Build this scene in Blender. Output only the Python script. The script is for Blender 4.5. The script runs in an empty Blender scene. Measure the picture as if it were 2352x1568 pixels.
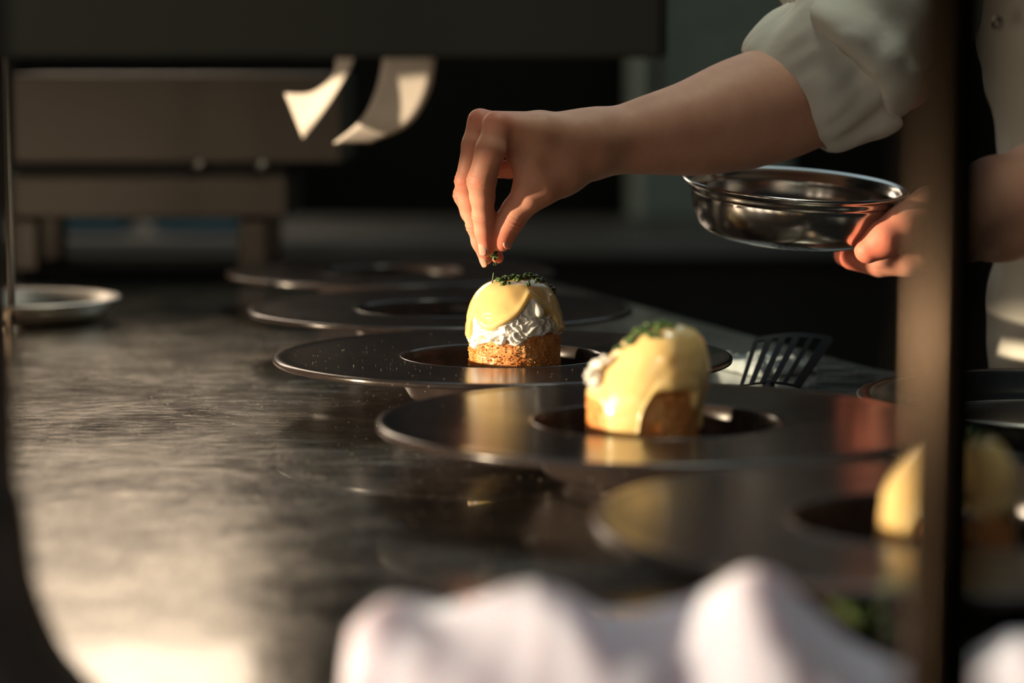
import bpy, bmesh, math, random
import numpy as np
from mathutils import Vector, Matrix, noise

# ------------------------------------------------------------------ camera, world, lights
TZ = 0.90                       # height of the steel worktop above the floor
CAMZ = TZ + 0.222
FPX = 5553.0
PITCH = math.atan(643.0 / FPX)
scn = bpy.context.scene
col = scn.collection

cam_d = bpy.data.cameras.new('camera')
cam = bpy.data.objects.new('camera', cam_d)
col.objects.link(cam)
cam.location = (0, 0, CAMZ)
cam.rotation_euler = (math.pi / 2 - PITCH, 0, 0)
cam_d.lens = 85
cam_d.sensor_width = 36
cam_d.clip_start = 0.02
cam_d.dof.use_dof = True
cam_d.dof.focus_distance = 1.522
cam_d.dof.aperture_fstop = 3.8
scn.camera = cam

world = bpy.data.worlds.new('world')
scn.world = world
world.use_nodes = True
bg = world.node_tree.nodes['Background']
bg.inputs[0].default_value = (0.55, 0.70, 0.80, 1)
bg.inputs[1].default_value = 0.016

def light(name, kind, energy, color, loc, direction, size=None, size_y=None, angle=None):
    d = bpy.data.lights.new(name, kind)
    d.energy = energy
    d.color = color
    if kind == 'AREA':
        d.shape = 'RECTANGLE'
        d.size = size
        d.size_y = size_y or size
    if angle is not None:
        d.angle = angle
    o = bpy.data.objects.new(name, d)
    col.objects.link(o)
    o.location = loc
    o.rotation_euler = Vector(direction).to_track_quat('-Z', 'Y').to_euler()
    return o

AZ = math.radians(74)
SLOPE_Y = 0.205                  # how far the sunlight drops per metre of depth
light('evening_sun', 'SUN', 9.0, (1.0, 0.78, 0.52), (-3, -2, 2),
      (math.sin(AZ), math.cos(AZ), -SLOPE_Y * math.cos(AZ)), angle=math.radians(1.6))
# cool daylight from the kitchen's ceiling, behind the chef
light('ceiling_light_cool', 'AREA', 6.5, (0.70, 0.92, 1.0), (0.6, 2.9, TZ + 1.45), (-0.12, -0.75, -1), 1.8, 1.4)
light('ceiling_light_neutral', 'AREA', 5.8, (0.96, 0.98, 0.78), (0.22, 1.62, TZ + 1.45), (-0.12, -0.05, -1), 0.5, 0.3)
# added warm fill lamps, tall and narrow, left behind the camera
for k_ in range(4):
    light('warm_fill_strip', 'AREA', 1.9, (1.0, 0.82, 0.62), (-1.95 + 0.36 * k_, 0.15 - 0.28 * k_, TZ + 0.24), (1.9 - 0.36 * k_, 1.25 + 0.28 * k_, -0.1), 0.17, 0.55)

for k_ in range(2):
    light('pass_spotlight', 'AREA', 0.6, (1.0, 0.92, 0.84), (0.02 + 0.10 * k_, 0.15 + 0.12 * k_, TZ + 1.02 - 0.16 * k_), (0.02, 1, -0.85), 0.06, 0.06)

scn.view_settings.view_transform = 'Standard'
scn.view_settings.look = 'None'
scn.view_settings.gamma = 1.0
scn.view_settings.use_curve_mapping = False
scn.view_settings.exposure = 0.0
scn.cycles.max_bounces = 6

# ------------------------------------------------------------------ helpers
FW = Vector((0, math.cos(PITCH), -math.sin(PITCH)))
UP = Vector((0, math.sin(PITCH), math.cos(PITCH)))
RT = Vector((1, 0, 0))

def at(px, py, Y):
    """the point of the place seen at a photograph pixel, Y metres in front of the camera"""
    d = FW + RT * ((px - 1176) / FPX) + UP * ((784 - py) / FPX)
    return Vector((0, 0, CAMZ)) + d * (Y / d.y)

def mpp(Y):
    return Y / FPX

def tag(o, label=None, cat=None, group=None, kind=None):
    if label: o['label'] = label
    if cat: o['category'] = cat
    if group: o['group'] = group
    if kind: o['kind'] = kind
    return o

def empty(name, loc, label=None, cat=None, group=None):
    o = bpy.data.objects.new(name, None)
    col.objects.link(o)
    o.location = loc
    o.empty_display_size = 0.02
    return tag(o, label, cat, group)

def link(name, me, mat=None, parent=None, loc=None):
    o = bpy.data.objects.new(name, me)
    col.objects.link(o)
    if mat is not None and not me.materials:
        me.materials.append(mat)
    if parent is not None:
        o.parent = parent
    if loc is not None:
        o.location = loc
    return o

def mesh_from(name, verts, faces, smooth=True):
    me = bpy.data.meshes.new(name)
    me.from_pydata([tuple(v) for v in verts], [], [tuple(f) for f in faces])
    me.update()
    if smooth:
        me.polygons.foreach_set('use_smooth', [True] * len(me.polygons))
    return me

def bm_mesh(name, bm, smooth=True, recalc=True):
    if recalc:
        bmesh.ops.recalc_face_normals(bm, faces=bm.faces)
    me = bpy.data.meshes.new(name)
    bm.to_mesh(me)
    bm.free()
    if smooth:
        me.polygons.foreach_set('use_smooth', [True] * len(me.polygons))
    return me

def box_bm(bm, c, s, bevel=0.0, rot=None):
    r = bmesh.ops.create_cube(bm, size=1.0)
    vs = r['verts']
    bmesh.ops.scale(bm, vec=s, verts=vs)
    if bevel > 0:
        es = list({e for v in vs for e in v.link_edges})
        rr = bmesh.ops.bevel(bm, geom=es, offset=bevel, segments=3, profile=0.5, affect='EDGES')
        vs = list({v for f in rr['faces'] for v in f.verts} | {v for v in vs if v.is_valid})
    if rot is not None:
        bmesh.ops.rotate(bm, verts=vs, cent=(0, 0, 0), matrix=rot)
    bmesh.ops.translate(bm, vec=c, verts=vs)
    return vs

def box(name, c, s, mat, parent=None, bevel=0.002):
    bm = bmesh.new()
    box_bm(bm, c, s, bevel)
    return link(name, bm_mesh(name, bm, smooth=False), mat, parent)

def lathe(profile, seg=96):
    """closed surface from an (r, z) outline; r=0 ends become poles"""
    verts, faces, rings = [], [], []
    for r, z in profile:
        if r < 1e-7:
            rings.append([len(verts)])
            verts.append((0, 0, z))
        else:
            ring = []
            for i in range(seg):
                a = 2 * math.pi * i / seg
                ring.append(len(verts))
                verts.append((r * math.cos(a), r * math.sin(a), z))
            rings.append(ring)
    for A, B in zip(rings[:-1], rings[1:]):
        for i in range(seg):
            j = (i + 1) % seg
            if len(A) == 1 and len(B) == 1:
                continue
            if len(A) == 1:
                faces.append((A[0], B[i], B[j]))
            elif len(B) == 1:
                faces.append((A[i], B[0], A[j]))
            else:
                faces.append((A[i], B[i], B[j], A[j]))
    return verts, faces

def smooth_path(pts, n=6):
    """Catmull-Rom through a list of points"""
    P = [np.array(p, float) for p in pts]
    P = [2 * P[0] - P[1]] + P + [2 * P[-1] - P[-2]]
    out = []
    for i in range(1, len(P) - 2):
        for k in range(n):
            t = k / n
            a, b, c, d = P[i - 1], P[i], P[i + 1], P[i + 2]
            out.append(0.5 * ((2 * b) + (-a + c) * t + (2 * a - 5 * b + 4 * c - d) * t * t + (-a + 3 * b - 3 * c + d) * t ** 3))
    out.append(P[-2])
    return out

def lathe_obj(name, profile, mat, parent=None, loc=None, seg=96, n=None):
    if n:
        profile = [tuple(p) for p in smooth_path(profile, n)]
        profile = [(max(0.0, r), z) for r, z in profile]
    v, f = lathe(profile, seg)
    me = mesh_from(name, v, f)
    bm = bmesh.new(); bm.from_mesh(me)
    bmesh.ops.recalc_face_normals(bm, faces=bm.faces)
    bm.to_mesh(me); bm.free()
    return link(name, me, mat, parent, loc)

def tube_mesh(name, pts, rads, seg=24, squash=1.0, squash_dir=None):
    """capped tube through points"""
    P = [Vector(p) for p in pts]
    verts, faces = [], []
    t0 = (P[1] - P[0]).normalized()
    ref = Vector(squash_dir) if squash_dir else (Vector((0, 0, 1)) if abs(t0.z) < 0.9 else Vector((1, 0, 0)))
    for i, p in enumerate(P):
        t = (P[min(i + 1, len(P) - 1)] - P[max(i - 1, 0)]).normalized()
        u = (ref - t * ref.dot(t)).normalized()
        w = t.cross(u)
        for k in range(seg):
            a = 2 * math.pi * k / seg
            verts.append(p + (u * math.cos(a) * squash + w * math.sin(a)) * rads[i])
    for i in range(len(P) - 1):
        for k in range(seg):
            j = (k + 1) % seg
            faces.append((i * seg + k, i * seg + j, (i + 1) * seg + j, (i + 1) * seg + k))
    faces.append(tuple(reversed(range(seg))))
    faces.append(tuple(range((len(P) - 1) * seg, len(P) * seg)))
    return mesh_from(name, verts, faces)

# ---- signed distance fields, meshed with surface nets
def smin(a, b, k):
    if k <= 0:
        return np.minimum(a, b)
    h = np.maximum(k - np.abs(a - b), 0) / k
    return np.minimum(a, b) - h * h * k * 0.25

def cone(X, a, b, ra, rb):
    a = np.array(a, np.float32); b = np.array(b, np.float32)
    ba = b - a
    L = float(ba @ ba) + 1e-12
    px, py, pz = X[0] - a[0], X[1] - a[1], X[2] - a[2]
    t = np.clip((px * ba[0] + py * ba[1] + pz * ba[2]) / L, 0, 1)
    d = np.sqrt((px - t * ba[0]) ** 2 + (py - t * ba[1]) ** 2 + (pz - t * ba[2]) ** 2)
    return d - (ra + (rb - ra) * t)

def chain(X, pts, k):
    d = None
    for (a, ra), (b, rb) in zip(pts[:-1], pts[1:]):
        s = cone(X, a, b, ra, rb)
        d = s if d is None else smin(d, s, k)
    return d

def ellip(X, c, r):
    q = np.sqrt(((X[0] - c[0]) / r[0]) ** 2 + ((X[1] - c[1]) / r[1]) ** 2 + ((X[2] - c[2]) / r[2]) ** 2)
    return (q - 1) * min(r)

def nets(field, lo, hi, h):
    ax = [np.arange(lo[i], hi[i] + h, h, dtype=np.float32) for i in range(3)]
    X = np.meshgrid(*ax, indexing='ij', sparse=True)
    F = np.ascontiguousarray(np.broadcast_to(field(X), tuple(len(a) for a in ax))).astype(np.float32)
    F[0], F[-1] = np.maximum(F[0], h), np.maximum(F[-1], h)
    F[:, 0], F[:, -1] = np.maximum(F[:, 0], h), np.maximum(F[:, -1], h)
    F[:, :, 0], F[:, :, -1] = np.maximum(F[:, :, 0], h), np.maximum(F[:, :, -1], h)
    S = F < 0
    nx, ny, nz = [n - 1 for n in F.shape]
    cnt = np.zeros((nx, ny, nz), np.int8)
    for dx in (0, 1):
        for dy in (0, 1):
            for dz in (0, 1):
                cnt += S[dx:dx + nx, dy:dy + ny, dz:dz + nz]
    act = (cnt > 0) & (cnt < 8)
    ci, cj, ck = np.nonzero(act)
    n = len(ci)
    idx = -np.ones(act.shape, np.int64)
    idx[ci, cj, ck] = np.arange(n)
    acc = np.zeros((n, 3)); num = np.zeros(n)
    corners = [(a, b, c) for a in (0, 1) for b in (0, 1) for c in (0, 1)]
    for a in corners:
        for axis in range(3):
            if a[axis] == 0:
                b = list(a); b[axis] = 1
                fa = F[ci + a[0], cj + a[1], ck + a[2]]; fb = F[ci + b[0], cj + b[1], ck + b[2]]
                m = (fa < 0) != (fb < 0)
                t = np.where(m, fa / np.where(m, fa - fb, 1), 0)
                p = np.array(a, float)[None, :].repeat(n, 0)
                p[:, axis] += t
                acc[m] += p[m]; num[m] += 1
    V = acc / num[:, None] + np.stack([ci, cj, ck], 1)
    V = V * h + np.array(lo)
    faces = []
    for axis in range(3):
        o1, o2 = (axis + 1) % 3, (axis + 2) % 3
        sl0 = [slice(None)] * 3; sl1 = [slice(None)] * 3
        sl0[axis] = slice(0, -1); sl1[axis] = slice(1, None)
        a, b = S[tuple(sl0)], S[tuple(sl1)]
        for flip, m in ((False, a & ~b), (True, ~a & b)):
            e = np.stack(np.nonzero(m), 1)
            e = e[(e[:, o1] > 0) & (e[:, o2] > 0)]
            q = []
            for s1, s2 in ((0, 0), (1, 0), (1, 1), (0, 1)):
                g = e.copy(); g[:, o1] -= s1; g[:, o2] -= s2
                q.append(idx[g[:, 0], g[:, 1], g[:, 2]])
            q = np.stack(q, 1)
            if flip:
                q = q[:, ::-1]
            faces.append(q)
    Fc = np.concatenate(faces)
    Fc = Fc[(Fc >= 0).all(1)]
    return V, Fc

def relax(V, Fc, it, f=0.5):
    n = len(V)
    e = np.concatenate([Fc[:, [0, 1]], Fc[:, [1, 2]], Fc[:, [2, 3]], Fc[:, [3, 0]]])
    a = np.concatenate([e[:, 0], e[:, 1]]); b = np.concatenate([e[:, 1], e[:, 0]])
    deg = np.maximum(np.bincount(a, minlength=n), 1)[:, None]
    for k in range(it):
        s = np.stack([np.bincount(a, V[b, i], n) for i in range(3)], 1)
        V = V + ((s / deg) - V) * (f if k % 2 == 0 else -f * 0.96)
    return V

def np_mesh(name, V, Fc, smooth=True):
    me = bpy.data.meshes.new(name)
    me.vertices.add(len(V))
    me.vertices.foreach_set('co', np.asarray(V, np.float32).ravel())
    nf = len(Fc)
    me.loops.add(nf * 4)
    me.loops.foreach_set('vertex_index', np.asarray(Fc, np.int32).ravel())
    me.polygons.add(nf)
    me.polygons.foreach_set('loop_start', np.arange(0, nf * 4, 4, dtype=np.int32))
    me.update(calc_edges=True)
    me.polygons.foreach_set('use_smooth', np.ones(nf, bool))
    me.update()
    return me

# ------------------------------------------------------------------ materials
class NT:
    def __init__(self, name):
        self.m = bpy.data.materials.new(name)
        self.m.use_nodes = True
        self.t = self.m.node_tree
        self.b = self.t.nodes['Principled BSDF']
    def n(self, kind, **kw):
        x = self.t.nodes.new(kind)
        for k, v in kw.items():
            if k == 'ins':
                for i, val in v.items():
                    x.inputs[i].default_value = val
            else:
                setattr(x, k, v)
        return x
    def l(self, a, b):
        self.t.links.new(a, b)
    def set(self, **kw):
        names = dict(color='Base Color', rough='Roughness', metal='Metallic', sss='Subsurface Weight', sss_r='Subsurface Radius',
                     sss_s='Subsurface Scale', spec='Specular IOR Level', coat='Coat Weight', coat_r='Coat Roughness', aniso='Anisotropic',
                     sheen='Sheen Weight', trans='Transmission Weight', ior='IOR')
        for k, v in kw.items():
            if k in ('color',) and len(v) == 3:
                v = (*v, 1)
            self.b.inputs[names[k]].default_value = v
        return self
    def coords(self, scale=(1, 1, 1), kind='Object'):
        tc = self.n('ShaderNodeTexCoord')
        mp = self.n('ShaderNodeMapping')
        mp.inputs['Scale'].default_value = scale
        self.l(tc.outputs[kind], mp.inputs[0])
        return mp.outputs[0]
    def noise(self, vec, scale, detail=4, rough=0.6, dist=0.0):
        x = self.n('ShaderNodeTexNoise')
        x.inputs['Scale'].default_value = scale
        x.inputs['Detail'].default_value = detail
        x.inputs['Roughness'].default_value = rough
        x.inputs['Distortion'].default_value = dist
        self.l(vec, x.inputs['Vector'])
        return x.outputs[0]
    def ramp(self, fac, stops):
        r = self.n('ShaderNodeValToRGB')
        e = r.color_ramp.elements
        while len(e) < len(stops):
            e.new(0.5)
        for i, (p, c) in enumerate(stops):
            e[i].position = p
            e[i].color = (*c, 1) if len(c) == 3 else c
        self.l(fac, r.inputs[0])
        return r.outputs[0]
    def bump(self, h, strength, dist=0.001, chain=None):
        b = self.n('ShaderNodeBump')
        b.inputs['Strength'].default_value = strength
        b.inputs['Distance'].default_value = dist
        self.l(h, b.inputs['Height'])
        if chain is not None:
            self.l(chain, b.inputs['Normal'])
        self.l(b.outputs[0], self.b.inputs['Normal'])
        return b.outputs[0]
    def math(self, op, a, b=None, clamp=False):
        x = self.n('ShaderNodeMath', operation=op, use_clamp=clamp)
        for i, v in enumerate((a, b)):
            if v is None: continue
            if isinstance(v, (int, float)): x.inputs[i].default_value = v
            else: self.l(v, x.inputs[i])
        return x.outputs[0]
    def mix(self, f, a, b):
        x = self.n('ShaderNodeMix', data_type='RGBA')
        for i, v in ((0, f), (6, a), (7, b)):
            if isinstance(v, (int, float)): x.inputs[i].default_value = v
            elif isinstance(v, tuple): x.inputs[i].default_value = (*v, 1)
            else: self.l(v, x.inputs[i])
        return x.outputs[2]

def gray(v):
    return (v, v, v)

def simple(name, color, rough=0.5, metal=0.0, nscale=30, var=0.12, bump=0.1, **kw):
    t = NT(name).set(color=color, rough=rough, metal=metal, **kw)
    v = t.coords()
    f = t.noise(v, nscale)
    lo = tuple(c * (1 - var) for c in color); hi = tuple(min(1, c * (1 + var)) for c in color)
    t.l(t.ramp(f, [(0.3, lo), (0.7, hi)]), t.b.inputs['Base Color'])
    if bump:
        t.bump(t.noise(v, nscale * 6), bump, 0.0004)
    return t.m

# scratched stainless worktop
t = NT('scratched_steel').set(metal=1.0, coat=0.35, coat_r=0.03)
v = t.coords()
n1 = t.noise(v, 9, 6, 0.65, 1.2)
n2 = t.noise(v, 55, 5, 0.7, 2.0)
# long fine scratches in wandering directions
def scratch(rot, sc, th, distort):
    tc = t.n('ShaderNodeTexCoord'); mp = t.n('ShaderNodeMapping')
    mp.inputs['Rotation'].default_value = (0, 0, rot); mp.inputs['Scale'].default_value = sc
    t.l(tc.outputs['Object'], mp.inputs[0])
    return t.ramp(t.noise(mp.outputs[0], 1.0, 3, 0.5, distort), [(th, gray(0)), (th + 0.05, gray(1))])
s1 = scratch(0.35, (14, 900, 1), 0.62, 0.3)
s2 = scratch(-0.6, (20, 1300, 1), 0.63, 0.2)
s3 = scratch(1.3, (10, 800, 1), 0.64, 0.4)
wv = t.n('ShaderNodeTexWave', wave_type='RINGS', rings_direction='Z')
wv.inputs['Scale'].default_value = 26; wv.inputs['Distortion'].default_value = 5
wv.inputs['Detail'].default_value = 3; wv.inputs['Detail Scale'].default_value = 0.8
mp = t.n('ShaderNodeMapping'); mp.inputs['Location'].default_value = (0.22, -1.5, 0)
tc = t.n('ShaderNodeTexCoord'); t.l(tc.outputs['Object'], mp.inputs[0]); t.l(mp.outputs[0], wv.inputs['Vector'])
ring = t.ramp(wv.outputs['Fac'], [(0.86, gray(0)), (0.98, gray(1))])
sc = t.math('MAXIMUM', t.math('MAXIMUM', s1, s2), s3)
r0 = t.math('ADD', t.math('MULTIPLY', n1, 0.20), t.math('MULTIPLY', n2, 0.10))
r1 = t.math('ADD', r0, 0.02)
t.l(t.math('ADD', r1, t.math('MULTIPLY', sc, 0.10), clamp=True), t.b.inputs['Roughness'])
cA = t.ramp(n1, [(0.36, (0.20, 0.18, 0.155)), (0.62, (0.50, 0.46, 0.40))])
cB = t.mix(t.math('MULTIPLY', sc, 0.5), t.mix(t.ramp(t.noise(v, 38, 6, 0.7, 1.0), [(0.35, gray(0.55)), (0.65, gray(0))]), cA, (0.10, 0.088, 0.075)), (0.75, 0.70, 0.62))
t.l(cB, t.b.inputs['Base Color'])
h = t.math('ADD', t.math('MULTIPLY', sc, 0.5), t.math('ADD', t.math('MULTIPLY', n2, 0.9), t.math('MULTIPLY', ring, 0.12)))
t.bump(h, 0.35, 0.0006)
M_TABLE = t.m
# grease film and dust catch the light on the metal: a thin diffuse layer
out = [x for x in t.t.nodes if x.type == 'OUTPUT_MATERIAL'][0]
dif = t.n('ShaderNodeBsdfDiffuse'); dif.inputs['Color'].default_value = (0.62, 0.55, 0.45, 1)
mx = t.n('ShaderNodeMixShader')
spots = t.n('ShaderNodeTexVoronoi'); spots.inputs['Scale'].default_value = 75
t.l(v, spots.inputs['Vector'])
film = t.math('ADD', t.math('MULTIPLY', t.ramp(n1, [(0.4, gray(0)), (0.65, gray(1))]), 0.035), 0.015)
film = t.math('MAXIMUM', film, t.math('LESS_THAN', spots.outputs['Distance'], 0.055))
t.l(film, mx.inputs[0]); t.l(t.b.outputs[0], mx.inputs[1]); t.l(dif.outputs[0], mx.inputs[2]); t.l(mx.outputs[0], out.inputs[0])

# dark bronze-black glazed plates with fine dust
t = NT('dark_plate').set(rough=0.22, spec=0.4, metal=0.0)
v = t.coords()
vo = t.n('ShaderNodeTexVoronoi'); vo.inputs['Scale'].default_value = 190
t.l(v, vo.inputs['Vector'])
patch = t.ramp(t.noise(v, 14, 3), [(0.5, gray(0)), (0.62, gray(1))])
spk = t.math('MULTIPLY', t.math('LESS_THAN', vo.outputs['Distance'], 0.07), patch)
base = t.ramp(t.noise(v, 40, 4), [(0.3, (0.020, 0.015, 0.014)), (0.7, (0.034, 0.026, 0.024))])
t.l(t.mix(spk, base, (0.35, 0.28, 0.2)), t.b.inputs['Base Color'])
t.l(t.math('ADD', t.math('MULTIPLY', t.noise(v, 25, 5), 0.08), 0.15), t.b.inputs['Roughness'])
t.bump(t.noise(v, 420, 2), 0.05, 0.0003)
M_PLATE = t.m

def steel(name, color=(0.55, 0.54, 0.52), rough=0.25, stretch=(1, 1, 40), scale=20, bump=0.05):
    t = NT(name).set(metal=1.0)
    v = t.coords(stretch)
    f = t.noise(v, scale, 5)
    t.l(t.ramp(f, [(0.3, tuple(c * 0.8 for c in color)), (0.7, color)]), t.b.inputs['Base Color'])
    t.l(t.math('ADD', t.math('MULTIPLY', f, 0.14), rough - 0.07), t.b.inputs['Roughness'])
    t.bump(f, bump, 0.0003)
    return t.m
M_BOWL = steel('polished_bowl_steel', (0.62, 0.60, 0.57), 0.19, (1, 1, 0.4), 26, 0.12)
M_POST = steel('post_steel', (0.50, 0.44, 0.38), 0.34, (1, 1, 0.2), 40)
M_DARKPOST = simple('dark_painted_metal', (0.022, 0.020, 0.018), 0.5)
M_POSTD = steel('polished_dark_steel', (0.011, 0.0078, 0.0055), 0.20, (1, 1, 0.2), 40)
M_HOOD = simple('hood_dark_enamel', (0.0065, 0.008, 0.0075), 0.6, nscale=4, spec=0.12)
M_APPL = steel('appliance_steel', (0.135, 0.115, 0.095), 0.45, (1, 1, 1), 8)
M_APPL_D = simple('appliance_dark', (0.03, 0.024, 0.02), 0.5)
M_BLACK = simple('black_plastic', (0.012, 0.012, 0.012), 0.4)
M_PAPER = simple('ticket_paper', (0.62, 0.56, 0.50), 0.7, sss=0.0)
M_TURNER = simple('turner_dark_coating', (0.004, 0.004, 0.004), 0.6, spec=0.1)

# hollandaise
t = NT('hollandaise').set(rough=0.2, sss=0.7, sss_r=(0.8, 0.7, 0.32), sss_s=0.007, spec=0.5, coat=0.4, coat_r=0.08)
v = t.coords()
t.l(t.ramp(t.noise(v, 60, 4), [(0.3, (0.94, 0.65, 0.27)), (0.7, (0.97, 0.71, 0.33))]), t.b.inputs['Base Color'])
t.bump(t.noise(v, 260, 3, 0.55), 0.10, 0.0006)
M_SAUCE = t.m

# poached egg white
t = NT('egg_white').set(rough=0.32, sss=0.4, sss_r=(1, 0.85, 0.7), sss_s=0.003, coat=0.3, coat_r=0.2)
v = t.coords()
t.l(t.ramp(t.noise(v, 150, 4), [(0.3, (0.92, 0.89, 0.82)), (0.7, (0.97, 0.95, 0.90))]), t.b.inputs['Base Color'])
t.bump(t.noise(v, 480, 4, 0.6, 0.6), 0.25, 0.0006)
M_WHITE = t.m

# golden crumb
t = NT('golden_crumb').set(rough=0.5, sss=0.25, sss_r=(1, 0.5, 0.2), sss_s=0.002, coat=0.25, coat_r=0.25)
v = t.coords()
c1 = t.ramp(t.noise(v, 95, 5, 0.7), [(0.25, (0.42, 0.11, 0.02)), (0.42, (0.76, 0.28, 0.06)), (0.55, (0.90, 0.43, 0.14)), (0.8, (0.94, 0.55, 0.23))])
t.l(c1, t.b.inputs['Base Color'])
t.bump(t.noise(v, 900, 4, 0.7), 0.7, 0.0008)
M_CRUMB = t.m

# chives
t = NT('chive_green').set(rough=0.4, sss=0.2, sss_r=(0.3, 0.8, 0.1), sss_s=0.001)
v = t.coords()
t.l(t.ramp(t.noise(v, 600, 3), [(0.3, (0.02, 0.055, 0.010)), (0.7, (0.085, 0.16, 0.025))]), t.b.inputs['Base Color'])
M_CHIVE = t.m

# skin
t = NT('skin').set(rough=0.55, sss=0.35, sss_r=(1.0, 0.32, 0.16), sss_s=0.006, spec=0.4)
v = t.coords()
at_r = t.n('ShaderNodeAttribute', attribute_name='red')
base = t.ramp(t.noise(v, 45, 5), [(0.3, (0.58, 0.30, 0.205)), (0.7, (0.67, 0.37, 0.26))])
t.l(t.mix(at_r.outputs['Fac'], base, (0.78, 0.20, 0.13)), t.b.inputs['Base Color'])
b1 = t.bump(t.noise(v, 900, 3, 0.6), 0.12, 0.0005)
vo = t.n('ShaderNodeTexVoronoi', feature='DISTANCE_TO_EDGE'); vo.inputs['Scale'].default_value = 700
t.l(v, vo.inputs['Vector'])
t.bump(vo.outputs['Distance'], 0.10, 0.0004, b1)
M_SKIN = t.m
t = NT('fingernail').set(rough=0.35, sss=0.3, sss_r=(1, 0.4, 0.3), sss_s=0.002)
v = t.coords()
t.l(t.ramp(t.noise(v, 80, 3), [(0.3, (0.64, 0.34, 0.25)), (0.7, (0.70, 0.40, 0.31))]), t.b.inputs['Base Color'])
M_NAIL = t.m

# cloth
def cloth(name, color, scale=900, folds=18):
    t = NT(name).set(rough=0.85, sheen=0.15)
    v = t.coords()
    t.l(t.ramp(t.noise(v, 20, 4), [(0.3, tuple(c * 0.93 for c in color)), (0.7, color)]), t.b.inputs['Base Color'])
    b = t.bump(t.noise(v, scale, 2), 0.15, 0.0004)
    t.bump(t.noise(v, folds, 3, 0.5, 0.5), 0.5, 0.006, b)
    return t.m
M_SHIRT = cloth('chef_jacket_cotton', (0.70, 0.69, 0.62))
M_TROUSER = cloth('black_trouser_cloth', (0.012, 0.012, 0.014))
M_NAPKIN = cloth('white_napkin_linen', (0.66, 0.67, 0.84), 1200, 14)
M_NAPKIN.node_tree.nodes['Principled BSDF'].inputs['Subsurface Weight'].default_value = 0.6
M_NAPKIN.node_tree.nodes['Principled BSDF'].inputs['Subsurface Scale'].default_value = 0.02
M_HAIR = simple('dark_brown_hair', (0.03, 0.017, 0.01), 0.5)

# setting
M_WALL = simple('dark_kitchen_wall', (0.018, 0.020, 0.021), 0.7, nscale=3)
M_FLOOR = simple('dark_kitchen_floor', (0.05, 0.045, 0.042), 0.55, nscale=5)
M_CEIL = simple('kitchen_ceiling', (0.10, 0.10, 0.10), 0.8, nscale=4)
M_FRIDGE = simple('pale_fridge_enamel', (0.50, 0.66, 0.62), 0.5)
M_TUB = simple('pale_blue_plastic', (0.20, 0.36, 0.46), 0.45)
M_COUNTER = steel('back_counter_steel', (0.25, 0.27, 0.28), 0.4, (1, 1, 1), 6)
t = NT('lit_window_pane')
t.b.inputs['Base Color'].default_value = (0.1, 0.1, 0.1, 1)
t.b.inputs['Emission Color'].default_value = (1.0, 0.80, 0.60, 1)
t.b.inputs['Emission Strength'].default_value = 6.0
M_GLOW = t.m
M_FRAME = simple('window_frame_paint', (0.10, 0.09, 0.08), 0.5)

# ------------------------------------------------------------------ the room
def structure(o):
    o['kind'] = 'structure'
    return o
structure(box('floor', (0, 2.2, -0.05), (7, 7.6, 0.1), M_FLOOR, bevel=0))
structure(box('wall_back', (0, 5.55, 1.4), (7, 0.1, 2.8), M_WALL, bevel=0))
structure(box('wall_right', (3.05, 3.5, 1.4), (0.1, 4.0, 2.8), M_WALL, bevel=0))
structure(box('wall_left', (-3.05, 3.525, 1.4), (0.1, 3.95, 2.8), M_WALL, bevel=0))
structure(box('sun_block_wall', (-1.464, 1.24, 2.165), (3.072, 0.19, 1.27), M_WALL, bevel=0))  # unseen wall added above the hood to keep sun off the background
structure(box('ceiling', (0, 3.4, 2.85), (7, 4.4, 0.1), M_CEIL, bevel=0))

win = structure(box('window_1', (-1.695, 5.49, TZ + 1.58), (2.31, 0.04, 1.04), M_FRAME))
for i in range(3):
    box('pane', (-2.44 + 0.745 * i, 5.462, TZ + 1.58), (0.69, 0.012, 0.92), M_GLOW, win, 0)

# worktop: a polygon whose right side runs slantwise away from the camera
TT = 0.03
bm = bmesh.new()
outline = [(-1.5, 0.32), (0.75, 0.32), (0.75, 1.70), (0.292, 1.70), (0.262, 1.76), (0.118, 2.20), (-0.051, 2.72), (-1.5, 2.72)]
bot = [bm.verts.new((x, y, -TT)) for x, y in outline]
top = [bm.verts.new((x, y, 0)) for x, y in outline]
bm.faces.new(top); bm.faces.new(list(reversed(bot)))
n = len(outline)
for i in range(n):
    bm.faces.new((bot[i], bot[(i + 1) % n], top[(i + 1) % n], top[i]))
bmesh.ops.recalc_face_normals(bm, faces=bm.faces)
es = [e for e in bm.edges if abs(e.verts[0].co.z) < 1e-6 and abs(e.verts[1].co.z) < 1e-6]
bmesh.ops.bevel(bm, geom=es, offset=0.004, segments=3, profile=0.5, affect='EDGES')
tbl = empty('worktop_table', (0, 0, TZ), 'long scratched stainless steel worktop under all the plates', 'worktop')
link('top', bm_mesh('top', bm, smooth=False), M_TABLE, tbl)
for x, y in ((-1.42, 0.42), (0.66, 0.42), (0.66, 1.60), (-1.42, 2.62), (-0.14, 2.62)):
    link('leg', tube_mesh('leg', [(x, y, -TT), (x, y, -TZ + 0.001)], [0.02, 0.02], 16), M_POST, tbl)

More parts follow.
